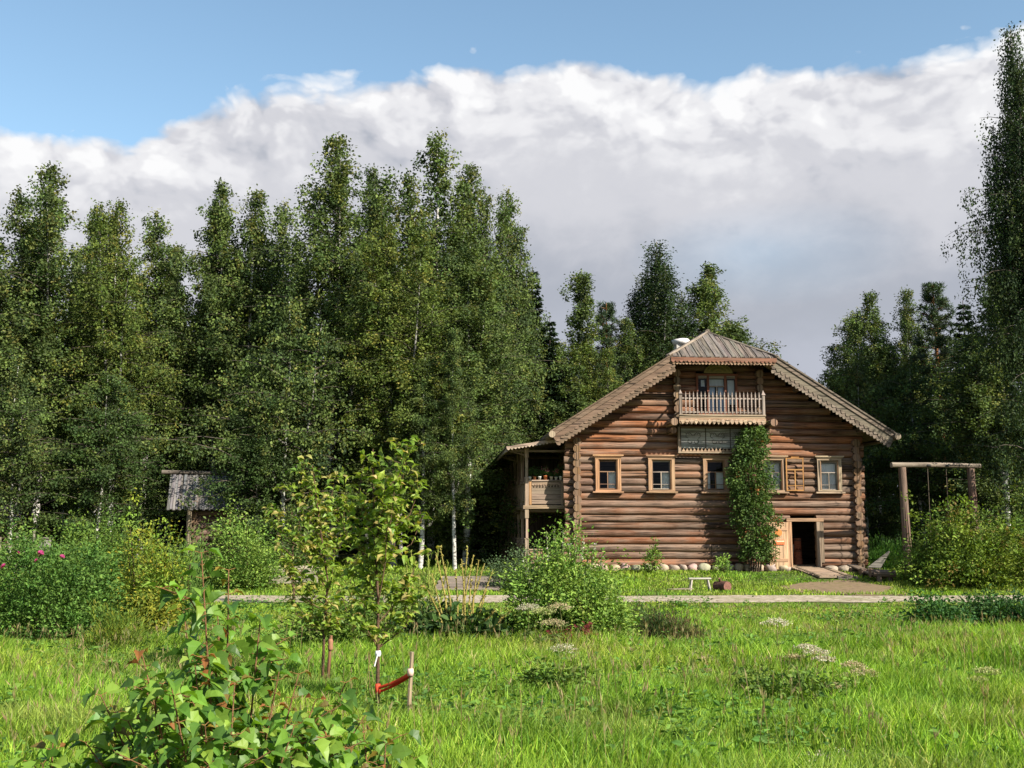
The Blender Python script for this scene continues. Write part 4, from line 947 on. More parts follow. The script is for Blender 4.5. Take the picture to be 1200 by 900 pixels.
# shed
def shed(px, D, rz, L_, label, z_e, z_r, dep):
    x, y, z = base(px, D); t = thing('log_shed', label, 'shed', (x, y, z), rz)
    m = MB()
    zz = .2
    while zz < z_e - .1: log(m, (.9, 0, zz), (L_ - .2, 0, zz), .13, (.15, .085, .06), 10, (.2, .12, .08)); log(m, (.9, dep, zz), (L_ - .2, dep, zz), .13, (.12, .08, .06), 8); zz += .25
    zz = .32
    while zz < z_e: log(m, (1.05, -.2, zz), (1.05, dep + .2, zz), .12, (.13, .08, .06), 8); log(m, (L_ - .4, -.2, zz), (L_ - .4, dep + .2, zz), .12, (.13, .08, .06), 8); zz += .25
    m.build('wall', M_LOG, t)
    m = MB(); prism(m, [(-.0, 0), (dep, 0), (dep / 2, z_r - z_e)], 0, .05, (.12, .07, .05), Matrix.Translation((.12, 0, z_e - .02)) @ Matrix.Rotation(math.pi / 2, 4, 'Z')); m.build('gable', M_WOOD, t)
    for s_ in (-1, 1):
        m = MB(); n = int(L_ / .11); hy = dep / 2; y_e = hy + s_ * (hy + .55); drop = .55 / hy * (z_r - z_e) * 1.0
        ze = z_e - drop * .6
        for i in range(n):
            xx = i * .11; lf = .035 if i % 2 else 0
            V = [(xx, y_e, ze + lf), (xx + .105, y_e, ze + lf), (xx + .105, hy, z_r + lf), (xx, hy, z_r + lf)]; V += [(a, b, c + .035) for a, b, c in V]
            F = BOXF if s_ < 0 else [f[::-1] for f in BOXF]; q = random.uniform(0, 9); m.add(V, F, jit((.17, .17, .17), .2), [(p[1] + q, p[0] + q, q) for p in V])
        m.build('roof', M_ROOF, t)
    m = MB(); tube(m, [(-.35, dep / 2, z_r + .12), (L_ + .2, dep / 2, z_r + .08)], [.09, .08], 8, (.15, .13, .11), True); m.build('ridge_log', M_LOG, t)
    m = MB(); log(m, (.85, -.42, -.1), (.85, -.42, z_e - .2), .10, (.30, .25, .16), 9); m.build('post', M_LOG, t)
    return t
shed(193, 44, R(14), 3.3, 'small log shed with grey corrugated board roof at the forest edge', 2.62, 3.75, 2.4)
shed(-75, 47, R(10), 3.2, 'second shed with brown board roof cut off by the left edge of the picture', 1.95, 2.6, 2.0)
x, y, z = base(8, 38); t = thing('picket_fence', 'few thin grey pickets of a fence at the far left edge', 'fence', (x, y, z), .05)
for i in range(7): m = MB(); box(m, -.9 + i * .28, -.84 + i * .28, -.02, .02, 0, 1.75 + .12 * math.sin(i * 2.3), (.33, .29, .22)); m.build('picket', M_WOOD, t)
m = MB(); 
box(m, -.95, .95, .022, .06, .5, .58, (.3, .25, .19)); m.build('rail', M_WOOD, t)
m = MB(); box(m, -.95, .95, .022, .06, 1.3, 1.38, (.3, .25, .19)); m.build('rail', M_WOOD, t)
x, y, z = base(50, 36); t = thing('gate_post', 'short thick grey post with a flat cap behind the rose bushes', 'post', (x, y, z))
m = MB(); box(m, -.16, .16, -.1, .1, 0, 1.70, (.33, .32, .26), None, .02); m.build('post', M_WOOD, t); m = MB(); box(m, -.2, .2, -.14, .14, 1.701, 1.75, (.38, .36, .3)); m.build('cap', M_WOOD, t)

# flowerpots on the gallery parapet
pots = [(-1.70, (.72, .70, .66), .10, 'g', 'small white flowerpot with a tall green plant, nearest the corner post of the gallery'),
        (-1.52, (.45, .16, .07), .11, 'g', 'brown clay flowerpot with drooping plant, second from the gallery corner post'),
        (-1.33, (.74, .71, .66), .11, 'g', 'white flowerpot with bushy plant left of the orange pot'),
        (-1.10, (.62, .19, .07), .14, 'r', 'large orange clay flowerpot with pink flowers in the middle of the parapet'),
        (-.88, (.62, .52, .44), .11, 'n', 'low beige flowerpot with tiny plant right of the orange pot'),
        (-.70, (.66, .60, .56), .10, 'R', 'small grey flowerpot holding a red flowering plant'),
        (-.52, (.74, .71, .67), .12, 'g', 'white flowerpot nearest the log wall with thin stems')]
for i, (lx, c, s_, kd, lb) in enumerate(pots):
    t = thing('flowerpot', lb, 'flowerpot', HP(lx, gy0 + .045, 3.42), i * .9, 'flowerpots on the gallery parapet'); f = s_ / .12
    m = MB(); lathe(m, [(.045 * f, 0), (.065 * f, .11 * f), (.075 * f, .115 * f), (.075 * f, .14 * f), (.062 * f, .14 * f), (.055 * f, .12 * f)], (0, 0, 0), 14, c); m.build('pot', M_CLAY, t)
    hh = {'g': .42, 'r': .34, 'n': .14, 'R': .26}[kd]
    st, fo = bush_mesh(100 + i, .12, .12, hh, 160, .055, [(.05, .11, .03), (.08, .15, .04)], [1, 1], clump=.03, per=8, nst=4)
    o = part('plant', fo, t); o.location.z = .12 * f
    if kd in 'rR':
        m = MB(); n = 60; P = rng.normal(size=(n, 3)) * np.array([.07, .07, .05]) + np.array([0, 0, .12 * f + hh * .8]); scatter(m, T_DIAM, P, rng.normal(size=(n, 3)), rng.uniform(.03, .05, n), pal([(.55, .12, .14) if kd == 'R' else (.6, .25, .30)], [1], n)); m.build('flowers', M_LEAF, t)

# ------------------------------------------------------------------ shrubs and garden plants
def shrub(name, cat, label, px, D, rx, h, n, lsz, cols, wts, seed, dz=0., **k):
    x, y, z = base(px, D); t = thing(name, label, cat, (x, y, z + dz)); ry = k.pop('ry', rx * .85)
    st, fo = bush_mesh(seed, rx, ry, h, n, lsz, cols, wts, **k); part('stem', st, t); part('foliage', fo, t); return t
GR = [(.135, .22, .038), (.18, .27, .048), (.085, .155, .03)]; LUSH = [(.20, .31, .06), (.26, .38, .07), (.13, .23, .045)]; YG = [(.27, .32, .04), (.19, .29, .04), (.36, .33, .04)]; DK = [(.04, .085, .025), (.06, .11, .03), (.03, .06, .02)]
rose = shrub('rose_bush', 'rose bush', 'large rose bush with pink flowers at the left edge of the garden', 50, 19.5, 1.3, 1.82, 19000, .066, [(.10, .195, .04), (.14, .25, .05), (.06, .13, .03)], [3, 3, 2], 201, T=T_LEAF, clump=.08, lump=.16, shell=.3, per=18)
fm = MB(); n = 26
for q in range(n):
    a = 2.4 * q; rr_ = .012 + .038 * (q / n); 
    scatter(fm, T_DIAM, np.array([[rr_ * .2 * math.cos(a), rr_ * .2 * math.sin(a), 0]]), np.array([[math.cos(a), math.sin(a), 1.6 - 1.5 * q / n]]), .05, np.array([(.62, .09, .30)]) * random.uniform(.75, 1.15), np.array([[0, 0, 1.]]))
flm = fm.mesh('flower', M_LEAF)
for (px, row, s_) in ((48, 649, 1.25), (43, 657, .8), (73, 653, 1.0), (5, 664, 1.25), (21, 648, .7)):
    p = at(px, row, 18.45); o = part('flower', flm, rose); o.location = tuple(np.array(p) - np.array(rose.location)); o.scale = (s_,) * 3; o.rotation_euler = (.9, 0, px)
shrub('rose_bush', 'rose bush', 'dark green rose bush without flowers behind and right of the flowering one', 112, 23.5, 1.25, 2.1, 12000, .07, GR, [3, 2, 3], 202, T=T_LEAF, lump=.25, shell=.4)
shrub('rose_bush', 'rose bush', 'green bush against the left picture edge behind the flowering rose bush', 2, 25, 1.2, 2.0, 8000, .075, GR, [3, 3, 2], 203, T=T_LEAF)
shrub('currant_bush', 'bush', 'leafy green bush in the gap between rose bushes and yellow flowering stalks', 95, 29, 1.5, 2.25, 9000, .085, GR, [3, 2, 3], 204, T=T_LEAF)
shrub('goldenrod', 'plant', 'tall yellowish goldenrod with plume tops left of the shed post', 160, 22.5, .55, 2.05, 5200, .07, YG, [3, 3, 1], 205, T=T_LEAF, clump=.07, lump=.3, spikes=16, shell=.6)
shrub('goldenrod', 'plant', 'shorter yellow green goldenrod below the shed roof corner', 190, 21.5, .50, 1.75, 4600, .07, YG, [2, 3, 1], 206, T=T_LEAF, clump=.07, spikes=14, shell=.6)
shrub('ornamental_plant', 'plant', 'yellow leaved plant at the foot of the goldenrods', 172, 19.8, .50, .95, 2600, .085, [(.24, .24, .03), (.15, .2, .03), (.10, .16, .03)], [2, 2, 1], 207, T=T_LEAF, clump=.09)
shrub('asparagus_plant', 'plant', 'feathery pale green asparagus plant before the shed post', 216, 22, .42, 1.65, 9000, .075, [(.16, .27, .06), (.12, .22, .05)], [1, 1], 208, T=T_NEED, clump=.07, upw=2.5, shell=.6)
shrub('lilac_bush', 'bush', 'lush green bush behind the path right of the shed', 288, 36.8, 1.35, 2.05, 9000, .10, LUSH, [3, 2, 3], 209, T=T_LEAF, clump=.14)
shrub('lilac_bush', 'bush', 'low green bush left of the lush one, under the shed wall', 240, 38.5, .9, 1.0, 4000, .10, GR, [3, 2, 3], 210, T=T_LEAF, clump=.14)
shrub('yellow_shrub', 'shrub', 'small yellow green shrublet in the grass below the rose bushes', 136, 17.0, .50, .70, 5200, .06, [(.22, .25, .03), (.15, .22, .03), (.10, .17, .03)], [2, 3, 2], 211, T=T_NEED, clump=.07, upw=1.5)
shrub('weed_clump', 'plant', 'dark weedy clump between the sapling trunks', 395, 17.6, .75, .75, 4000, .08, GR, [2, 2, 3], 212, T=T_LEAF, clump=.1)
shrub('weed_clump', 'plant', 'loose weeds with pale flower dots right of the thin sapling trunk', 470, 19.0, .8, .80, 4000, .07, [(.12, .19, .05), (.18, .22, .07), (.30, .28, .14)], [3, 2, 1], 213, T=T_LEAF, clump=.1)
# feathery stand and dry stalk plant
def stalks(name, label, px, D, tips, col, r0, leafc, seed, foot=True, leaf=True):
    x, y, z = base(px, D); t = thing(name, label, 'plant', (x, y, z)); rr = random.Random(seed); sm_ = MB(); lf = MB(); rl = np.random.default_rng(seed)
    for (tx, ty) in tips:
        Dd = D + rr.uniform(-.3, .3); p = np.array(at(tx, ty, Dd)) - np.array((x, y, z)); b0 = np.array([p[0] * .45 + rr.uniform(-.1, .1), p[1] * .5, -.03]); mid = (b0 + p) / 2 + np.array([rr.uniform(-.04, .04), 0, .1])
        tube(sm_, [b0, mid, p], [r0, r0 * .9, r0 * .5], 5, col)
        if leaf:
            n = 90; u = rl.random(n)[:, None]; P = np.where(u < .5, b0 + (mid - b0) * u * 2, mid + (p - mid) * (u * 2 - 1)); A = rl.normal(size=(n, 3)); A[:, 2] += .7
            scatter(lf, T_NEED if leaf == 'n' else T_DIAM, P + rl.normal(size=(n, 3)) * .006, A, rl.uniform(.02, .05, n) * (1.6 if leaf == 'n' else 1), pal([leafc], [1], n, .25, rl))
    o = sm_.build('stalks', M_BARK, t)
    if leaf: lf.build('seed_heads', M_LEAF, t)
    return t
dry = stalks('mullein_plant', 'dry yellowish mullein stalks rising from dark leaves in the middle garden', 538, 18.6, [(511, 650), (516, 642), (521, 662), (506, 672), (548, 641), (555, 650), (541, 656), (561, 656), (568, 660), (577, 670), (570, 690), (534, 668), (500, 690), (552, 676), (583, 712), (598, 716)], (.40, .33, .10), .016, (.38, .33, .09), 5)
st, fo = bush_mesh(214, .95, .6, .50, 1500, .20, DK, [2, 2, 1], T=T_LEAF, clump=.12, nst=5, lump=.2); part('foliage', fo, dry)
st, fo = bush_mesh(215, .95, .6, .55, 2500, .05, [(.4, .38, .2), (.12, .2, .05), (.1, .17, .04)], [1, 3, 3], clump=.12, nst=5); part('foliage', fo, dry)
stalks('loosestrife_plant', 'dense stand of thin yellow green stalks behind the saplings', 492, 20.3, [(470 + i * 2.6 + random.uniform(-3, 3), 640 + random.uniform(0, 55)) for i in range(22)], (.34, .38, .09), .012, (.30, .38, .08), 6, leaf='n')
# big flowering bush
mal = shrub('mallow_bush', 'bush', 'big light green bush with whitish flower spikes in front of the gallery', 660, 18.8, .98, 1.62, 20000, .066, LUSH, [3, 2, 3], 220, T=T_LEAF, clump=.08, lump=.22, spikes=12, shell=.42)
m = MB(); rs = random.Random(8); rl = np.random.default_rng(8)
for i, (px, row) in enumerate(((618, 660), (632, 634), (640, 622), (650, 618), (660, 622), (668, 632), (675, 626), (684, 630), (690, 640), (698, 636), (706, 652), (604, 668), (612, 648), (626, 642))):
    p = np.array(at(px, row, 18.8 + rs.uniform(-.4, .4))) - np.array(mal.location); b0 = np.array([p[0] * .8, p[1] * .8, p[2] - .65]); tube(m, [b0, p], [.007, .004], 4, (.2, .26, .1))
    n = 44; u = .25 + .75 * rl.random(n)[:, None]; scatter(m, T_DIAM, b0 + (p - b0) * u, rl.normal(size=(n, 3)) + np.array([0, 0, .5]), rl.uniform(.025, .05, n), pal([(.62, .58, .52), (.17, .27, .08), (.5, .42, .42)], [2, 3, 1], n, .2, rl))
m.build('flower_spikes', M_LEAF, mal)
shrub('mallow_bush', 'bush', 'lower rounded green bush leaning on the right side of the big flowering bush', 702, 18.0, .58, 1.08, 8000, .066, LUSH, [3, 3, 2], 221, T=T_LEAF, clump=.07)
shrub('coral_plant', 'plant', 'small dark red leaved plant at the foot of the flowering bush', 668, 17.3, .34, .40, 900, .07, [(.12, .025, .025), (.18, .04, .03), (.06, .05, .025)], [2, 2, 1], 222, T=T_LEAF, clump=.05)
shrub('tansy_clump', 'plant', 'dark feathery low plant right of the flowering bush', 765, 19.3, .62, .62, 7000, .06, [(.05, .09, .03), (.09, .13, .04), (.10, .06, .04)], [3, 2, 1], 223, T=T_NEED, clump=.06, upw=1.5)
shrub('tansy_clump', 'plant', 'thin reddish green weeds at the right end of the dark feathery plant', 800, 19.0, .45, .42, 2400, .06, [(.10, .13, .04), (.14, .08, .05)], [2, 1], 224, T=T_NEED, clump=.06, upw=2)
shrub('sage_bush', 'bush', 'grey green bush at the foot of the gallery', 605, 37.2, 1.05, 1.15, 6000, .075, [(.10, .16, .07), (.13, .19, .09), (.07, .11, .05)], [3, 2, 2], 225, T=T_LEAF, clump=.1)
shrub('tall_weed', 'plant', 'tall leafy weed standing against the foundation stones', 767, 41.0, .22, 1.1, 500, .11, LUSH, [1, 1, 1], 226, T=T_LEAF, clump=.08)
shrub('tall_weed', 'plant', 'small leafy weed at the wall just left of the climbing shrub', 847, 40.9, .30, .60, 400, .10, LUSH, [1, 1, 1], 227, T=T_LEAF, clump=.08)
shrub('tall_weed', 'plant', 'thin short weed by the foundation, left of the tall leafy weed', 755, 41.0, .12, .7, 160, .10, LUSH, [1, 1, 1], 228, T=T_LEAF, clump=.06)
# climbing shrub before the wall
x, y, z = base(886, 41.62); t = thing('climbing_shrub', 'tall narrow dark green climbing shrub covering the wall left of the door', 'shrub', (x, y, z))
cm = MB(); tk = MB(); r5 = np.random.default_rng(55); P = []; A = []; C = []; S = []
for i in range(620):
    u = r5.random(); zz = .55 + 4.75 * u; a0_ = r5.uniform(0, 1.5); wd = .80 * (.62 + .38 * math.sin(min(1, (zz - .3) / 2.2) * 1.57)) * (1 if zz < 4.2 else max(.30, 1 - (zz - 4.2) * .55)) * (1 + .14 * math.sin(zz * 4.1) + .12 * math.sin(zz * 9.7 + 1 + a0_))
    a = r5.uniform(0, 6.28); q = r5.random() ** .45; c = np.array([math.cos(a) * wd * q + .10 * math.sin(zz * 1.3), math.sin(a) * wd * .55 * q, zz]); n = 24
    P.append(c + r5.normal(size=(n, 3)) * np.array([.09, .09, .11])); ax = np.tile(np.array([math.cos(a), math.sin(a), -.5]), (n, 1)) + r5.normal(size=(n, 3)) * .6; A.append(ax)
    C.append(pal([(.085, .145, .035), (.12, .19, .045), (.06, .11, .03), (.26, .11, .04)], [4, 3, 3, .25], 1, .2, r5) * (1 + r5.uniform(-.25, .25, (n, 1)))); S.append(r5.uniform(.06, .13, n))
scatter(cm, T_LEAF, np.concatenate(P), np.concatenate(A), np.concatenate(S), np.concatenate(C))
for q in range(6): tube(tk, [((q - 2.5) * .08, .03 * q, -.1), ((q - 2.5) * .12, .0, 1.5), ((q - 2.5) * .1, 0, 4.0)], [.035, .03, .012], 5, (.10, .075, .055))
part('trunk', tk.mesh('trunk', M_BARK), t); part('foliage', cm.mesh('foliage', M_LEAF), t)
# right side
shrub('jasmine_bush', 'bush', 'large sunlit bush covering the right post of the swing frame', 1142, 37.6, 2.0, 2.75, 15000, .13, [(.15, .23, .035), (.20, .28, .042), (.09, .15, .03), (.22, .17, .05)], [3, 3, 2, 1], 230, T=T_LEAF, clump=.13, spikes=22, lump=.34, shell=.45, per=20)
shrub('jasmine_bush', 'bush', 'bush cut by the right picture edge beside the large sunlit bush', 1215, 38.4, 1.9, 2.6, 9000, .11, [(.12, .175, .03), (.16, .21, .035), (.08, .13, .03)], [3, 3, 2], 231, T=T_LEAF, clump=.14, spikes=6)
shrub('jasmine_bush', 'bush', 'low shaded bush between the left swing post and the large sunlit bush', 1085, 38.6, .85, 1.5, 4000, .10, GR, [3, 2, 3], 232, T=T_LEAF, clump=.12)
shrub('fern_clump', 'plant', 'bright green leafy clump in the gap between house corner and swing', 1040, 43.5, 1.0, 1.1, 4500, .13, [(.10, .22, .04), (.13, .27, .05)], [1, 1], 233, T=T_NEED, clump=.12, upw=1.5)
shrub('shade_clump', 'plant', 'added dark leaf clump in place of meadow shade near the right edge', 1175, 22.0, 1.0, .62, 8000, .08, [(.05, .12, .035), (.08, .16, .04), (.035, .08, .025)], [3, 2, 2], 234, T=T_LEAF, clump=.09, ry=.6)  # dark leaves added where a shadow lies on the grass
shrub('shade_clump', 'plant', 'narrow added dark leaf clump in place of meadow shade, left of the wider one', 1098, 21.4, .55, .62, 3600, .08, [(.05, .13, .035), (.08, .17, .04)], [3, 2], 235, T=T_LEAF, clump=.08)  # second dark clump, also standing in for the shaded grass
shrub('weed_clump', 'plant', 'leafy dark weed clump among the dry umbels in the right meadow', 935, 12.4, .75, .28, 1500, .07, GR, [2, 2, 3], 236, T=T_LEAF, clump=.06)
shrub('weed_clump', 'plant', 'leafy weed clump alone in the middle of the meadow', 648, 12.9, .45, .30, 1800, .07, GR, [3, 2, 2], 237, T=T_LEAF, clump=.06)

# umbels
def umbel(px, row, D, label, s_=1., col=(.55, .47, .30), seed=0):
    x, y, z = base(px, D); p = np.array(at(px, row, D)) - np.array((x, y, z)); rr = random.Random(seed); rl = np.random.default_rng(seed); lean = rr.uniform(-.12, .12)
    t = thing('umbel_flower', label, 'flower', (x + lean, y, z), 0, 'dry umbel flowers in the meadow'); p[0] -= lean
    m = MB(); tube(m, [(0, 0, -.02), (p[0] * .4, 0, p[2] * .55), tuple(p - np.array([0, 0, .04]))], [.007, .006, .004], 5, (.20, .20, .07)); h = MB()
    for q in range(11):
        a = q * 2.4; r_ = .10 * s_ * math.sqrt((q + .3) / 11); tube(m, [tuple(p - np.array([0, 0, .05])), (p[0] + r_ * math.cos(a), r_ * math.sin(a), p[2] + .01)], .0018, 3, (.22, .24, .08))
        n = 40; P = np.array([p[0] + r_ * math.cos(a), r_ * math.sin(a), p[2] + .03 - 2.2 * r_ * r_]) + rl.normal(size=(n, 3)) * np.array([.017 * s_, .017 * s_, .010]); scatter(h, T_DIAM, P, rl.normal(size=(n, 3)) + np.array([0, 0, .5]), rl.uniform(.014, .028, n), pal([col, np.array(col) * .65], [3, 1], n, .2, rl))
    for q in range(5):
        f = rr.uniform(.15, .7); c = np.array([p[0] * .4 * f, 0, p[2] * f]); n = 10; scatter(h, T_NEED, np.tile(c, (n, 1)), rl.normal(size=(n, 3)) + np.array([rr.choice((-1, 1)), 0, .2]), rl.uniform(.05, .12, n), pal([(.12, .18, .05)], [1], n, .2, rl))
    m.build('stem', M_BARK, t); h.build('flower_head', M_LEAF, t)
UM = [(910, 731, 16.5, 1.5, 'tallest cream umbel standing alone above the right meadow'), (945, 762, 14.6, 1, 'cream umbel at the upper left of the umbel cluster'), (957, 767, 14.2, 1.2, 'wide cream umbel in the middle of the upper cluster'),
 (967, 776, 14, 1, 'small cream umbel at the lower right of the upper cluster'), (932, 774, 14.4, .9, 'small umbel at the left of the upper cluster'), (1000, 783, 13.4, 1.1, 'tan umbel topmost of the lower right cluster'), (1012, 791, 13, 1.2, 'wide tan umbel at the right of the lower right cluster'),
 (992, 797, 13.2, .9, 'little tan umbel at the left of the lower right cluster'), (975, 808, 12.4, .9, 'lowest pale umbel between the two clusters'), (895, 774, 15, 1, 'cream umbel left of both clusters'), (827, 776, 15, .8, 'upper of two small umbels in the middle of the meadow'), (828, 791, 14.2, .8, 'lower of two small umbels in the middle of the meadow'),
 (660, 762, 15.4, 1.5, 'broad white umbel left of centre below the flowering bush'), (716, 775, 15.6, 1, 'cream umbel right of the broad white one'), (731, 789, 14.8, 1.1, 'pair forming cream umbel, lower right of the broad white one'), (738, 766, 16.2, .8, 'small faint umbel highest of the centre group'),
 (985, 889, 9.2, 1.1, 'white umbel at the bottom edge, the right one'), (956, 892, 9.0, 1.3, 'brown cream umbel at the bottom edge, the left one'), (1157, 790, 12.6, 1, 'greenish umbel near the right picture edge'), (1147, 801, 12.3, .8, 'lower greenish umbel near the right picture edge'),
 (620, 714, 17.2, 1.5, 'green white umbel at the left before the flowering bush'), (636, 718, 16.9, 1.5, 'flat green umbel in the middle before the flowering bush'), (656, 713, 17.1, 1.4, 'pale umbel at the right before the flowering bush'), (648, 732, 16.6, 1.4, 'lowest yellowish umbel before the flowering bush')]
for i, (px, row, D, s_, lb) in enumerate(UM): umbel(px, row - 3, D, lb, s_ * 1.25, (.60, .55, .42) if 'white' in lb or 'cream' in lb else ((.42, .44, .18) if 'green' in lb else (.50, .42, .25)), 300 + i)

# ------------------------------------------------------------------ saplings, stakes, ribbon
def sapling(name, label, trunk, D, tips, cols, wts, seed, lsz=.095, tr=.018, dens=20, per=.42):
    x, y, z = base(trunk[0][0], D); O_ = np.array((x, y, z)); t = thing(name, label, 'sapling', (x, y, z)); rr = random.Random(seed); rl = np.random.default_rng(seed)
    tp = [np.array(at(px, row, D)) - O_ for px, row in trunk]; tp[0] = np.array([0, 0, -.1]); m = MB(); k = len(tp)
    tube(m, tp, [tr * (1 - .75 * i / (k - 1)) for i in range(k)], 7, (.14, .085, .055))
    lf = MB(); tpz = [p[2] for p in tp]; brs = [(tp[-3] if k > 3 else tp[-2], tp[-2], tp[-1])]
    for px, row in tips:
        dep = rr.uniform(-.45, .45); e = np.array(at(px, row, D + dep)) - O_; e = np.array([e[0], dep, e[2]]); hz = max(tpz[1] if len(tpz) > 3 else .6, e[2] - rr.uniform(.45, 1.0)); hz = min(hz, e[2] - .05) if e[2] > .8 else e[2] + .2
        s0 = np.array([np.interp(hz, tpz, [p[0] for p in tp]), np.interp(hz, tpz, [p[1] for p in tp]), hz]); md = (s0 + e) / 2 + np.array([(e[0] - s0[0]) * .22, dep * .2, -.06]); brs.append((s0, md, e))
    for s0, md, e in brs:
        tube(m, [s0, md, e], [tr * .35, tr * .25, .002], 4, (.16, .10, .06)); L_ = np.linalg.norm(e - s0); twigs = [(s0, md, e, 1.)]
        for q in range(int(4 + L_ * 8)):
            u = rr.uniform(.05, .92); c = s0 * (1 - u) ** 2 + 2 * u * (1 - u) * md + e * u * u; d = np.array([rr.uniform(-1, 1), rr.uniform(-1, 1), rr.uniform(.0, .9)]); d = d / np.linalg.norm(d) * rr.uniform(.14, .30)
            tube(m, [c, c + d], [.003, .0015], 3, (.18, .12, .07)); twigs.append((c, c + d * .5, c + d, .6))
        for a_, b_, c_, f in twigs:
            ln = np.linalg.norm(c_ - a_); n = max(5, int(ln * dens)); u = (.12 + .88 * rl.random(n))[:, None]; P = a_ * (1 - u) ** 2 + 2 * u * (1 - u) * b_ + c_ * u * u
            ax = rl.normal(size=(n, 3)); ax[:, 2] = ax[:, 2] * .4 + .15; scatter(lf, T_CURL, P, ax, rl.uniform(.6, 1.15, n) * lsz, pal(cols, wts, n, .2, rl), unit(rl.normal(size=(n, 3)) * .4 + np.array([0, 0, 1])))
    m.build('trunk', M_BARK, t); lf.build('foliage', M_LEAFN, t); return t
SC = [(.22, .32, .045), (.30, .40, .055), (.14, .23, .035), (.44, .38, .12)]
SA = sapling('apple_sapling', 'young apple tree with yellow green leaves tied to a stake by red ribbon', [(443, 832), (443, 760), (443, 700), (438, 600), (437, 526)], 11.5, [(481, 511), (478, 530), (496, 560), (498, 600), (494, 635), (465, 548), (420, 565), (405, 580), (398, 605), (486, 660), (408, 650), (462, 690), (488, 695), (398, 690), (425, 700), (455, 600), (470, 590), (415, 610), (440, 640), (452, 560)], SC, [3, 4, 2, 1.2], 401, .125, .022)
SB = sapling('apple_sapling', 'young apple tree left of the ribbon tied one, leaning trunk with spreading crown', [(378, 795), (380, 740), (384, 680), (374, 610), (366, 545)], 13.8, [(353, 541), (340, 566), (318, 593), (324, 630), (395, 552), (405, 590), (336, 690), (352, 722), (404, 722), (415, 690), (392, 640), (332, 655), (312, 603), (372, 600), (350, 610), (390, 700), (362, 680), (420, 650)], SC, [3, 2, 2, 2], 402, .125, .020)
sapling('apple_sapling', 'small thin sapling farther back beside the path', [(345, 700), (344, 680), (343, 655), (342, 600)], 31.0, [(328, 625), (358, 625), (335, 605), (352, 600), (342, 590), (325, 645), (362, 645)], [(.08, .14, .03), (.12, .19, .035)], [1, 1], 403, .13, .05, 30)
x, y, z = base(478, 11.2); a = np.array(at(483, 764, 11.2)); t = thing('wooden_stake', 'short bare wooden stake holding the red ribbon in the meadow', 'stake', (x, y, z))
m = MB(); d = a - np.array((x, y, z)); tube(m, [(0, 0, -.15), tuple(d)], [.024, .022], 6, (.36, .28, .18), True, (.5, .4, .28), False); m.build('stake', M_WOOD, t)
x, y, z = base(383, 13.6); t = thing('wooden_stake', 'thin brown stake beside the leaning apple sapling trunk', 'stake', (x, y, z))
m = MB(); tube(m, [(0, 0, -.15), (.04, 0, .62)], [.022, .02], 6, (.26, .13, .07), True, None, False); m.build('stake', M_WOOD, t); m = MB(); lathe(m, [(.025, 0), (.034, .03), (.027, .07), (.032, .11), (.022, .14)], (.035, 0, .44), 8, (.30, .15, .09)); m.build('cloth_wrap', M_CLOTH, t)
t0 = np.array(at(443, 806, 11.48)); t1 = np.array(at(481, 789, 11.18)); t = thing('red_ribbon', 'red ribbon stretched between apple sapling and wooden stake', 'ribbon', tuple(t0))
for q, (dz0, dz1, w0, w1) in enumerate(((.0, .0, .03, .045), (-.045, -.022, .026, .04))):
    m = MB(); d = t1 - t0; V = []
    for sy in (-.004, .004):
        for i in range(7):
            u = i / 6; c = d * u + np.array([0, sy - .02 + .03 * q, dz0 * (1 - u) + dz1 * u - .015 * math.sin(3.14 * u)]); wdt = w0 * (1 - u) + w1 * u; tw = .6 * math.sin(2.5 * u + q)
            V += [c + np.array([0, wdt * .5 * math.sin(tw), wdt * .5 * math.cos(tw)]), c - np.array([0, wdt * .5 * math.sin(tw), wdt * .5 * math.cos(tw)])]
    F = [(2 * i, 2 * i + 1, 2 * i + 3, 2 * i + 2) for i in range(6)] + [(14 + 2 * i, 14 + 2 * i + 2, 14 + 2 * i + 3, 14 + 2 * i + 1) for i in range(6)] + [(2 * i, 2 * i + 2, 16 + 2 * i, 14 + 2 * i) for i in range(6)] + [(1 + 2 * i, 15 + 2 * i, 17 + 2 * i, 3 + 2 * i) for i in range(6)]
    m.add(V, F, (.62, .06, .025), None, True); m.build('strip', M_CLOTH, t)
m = MB(); lathe(m, [(.03, -.05), (.033, 0), (.03, .05)], (0, 0, -.01), 8, (.55, .08, .04)); lathe(m, [(.029, -.035), (.033, 0), (.029, .035)], tuple(t1 - t0 + np.array([0, 0, .01])), 8, (.66, .45, .38)); m.build('knot', M_CLOTH, t)
m = MB(); lathe(m, [(.026, -.03), (.032, 0), (.026, .03)], (0, 0, 0), 8, (.72, .72, .72)); tube(m, [(0, -.03, 0), (-.03, -.04, -.12)], .008, 4, (.7, .7, .7)); o = m.build('white_tie', M_CLOTH); o.location = at(443, 766, 11.5); tag(o, 'white cloth tie knotted round the apple sapling trunk', 'tie')

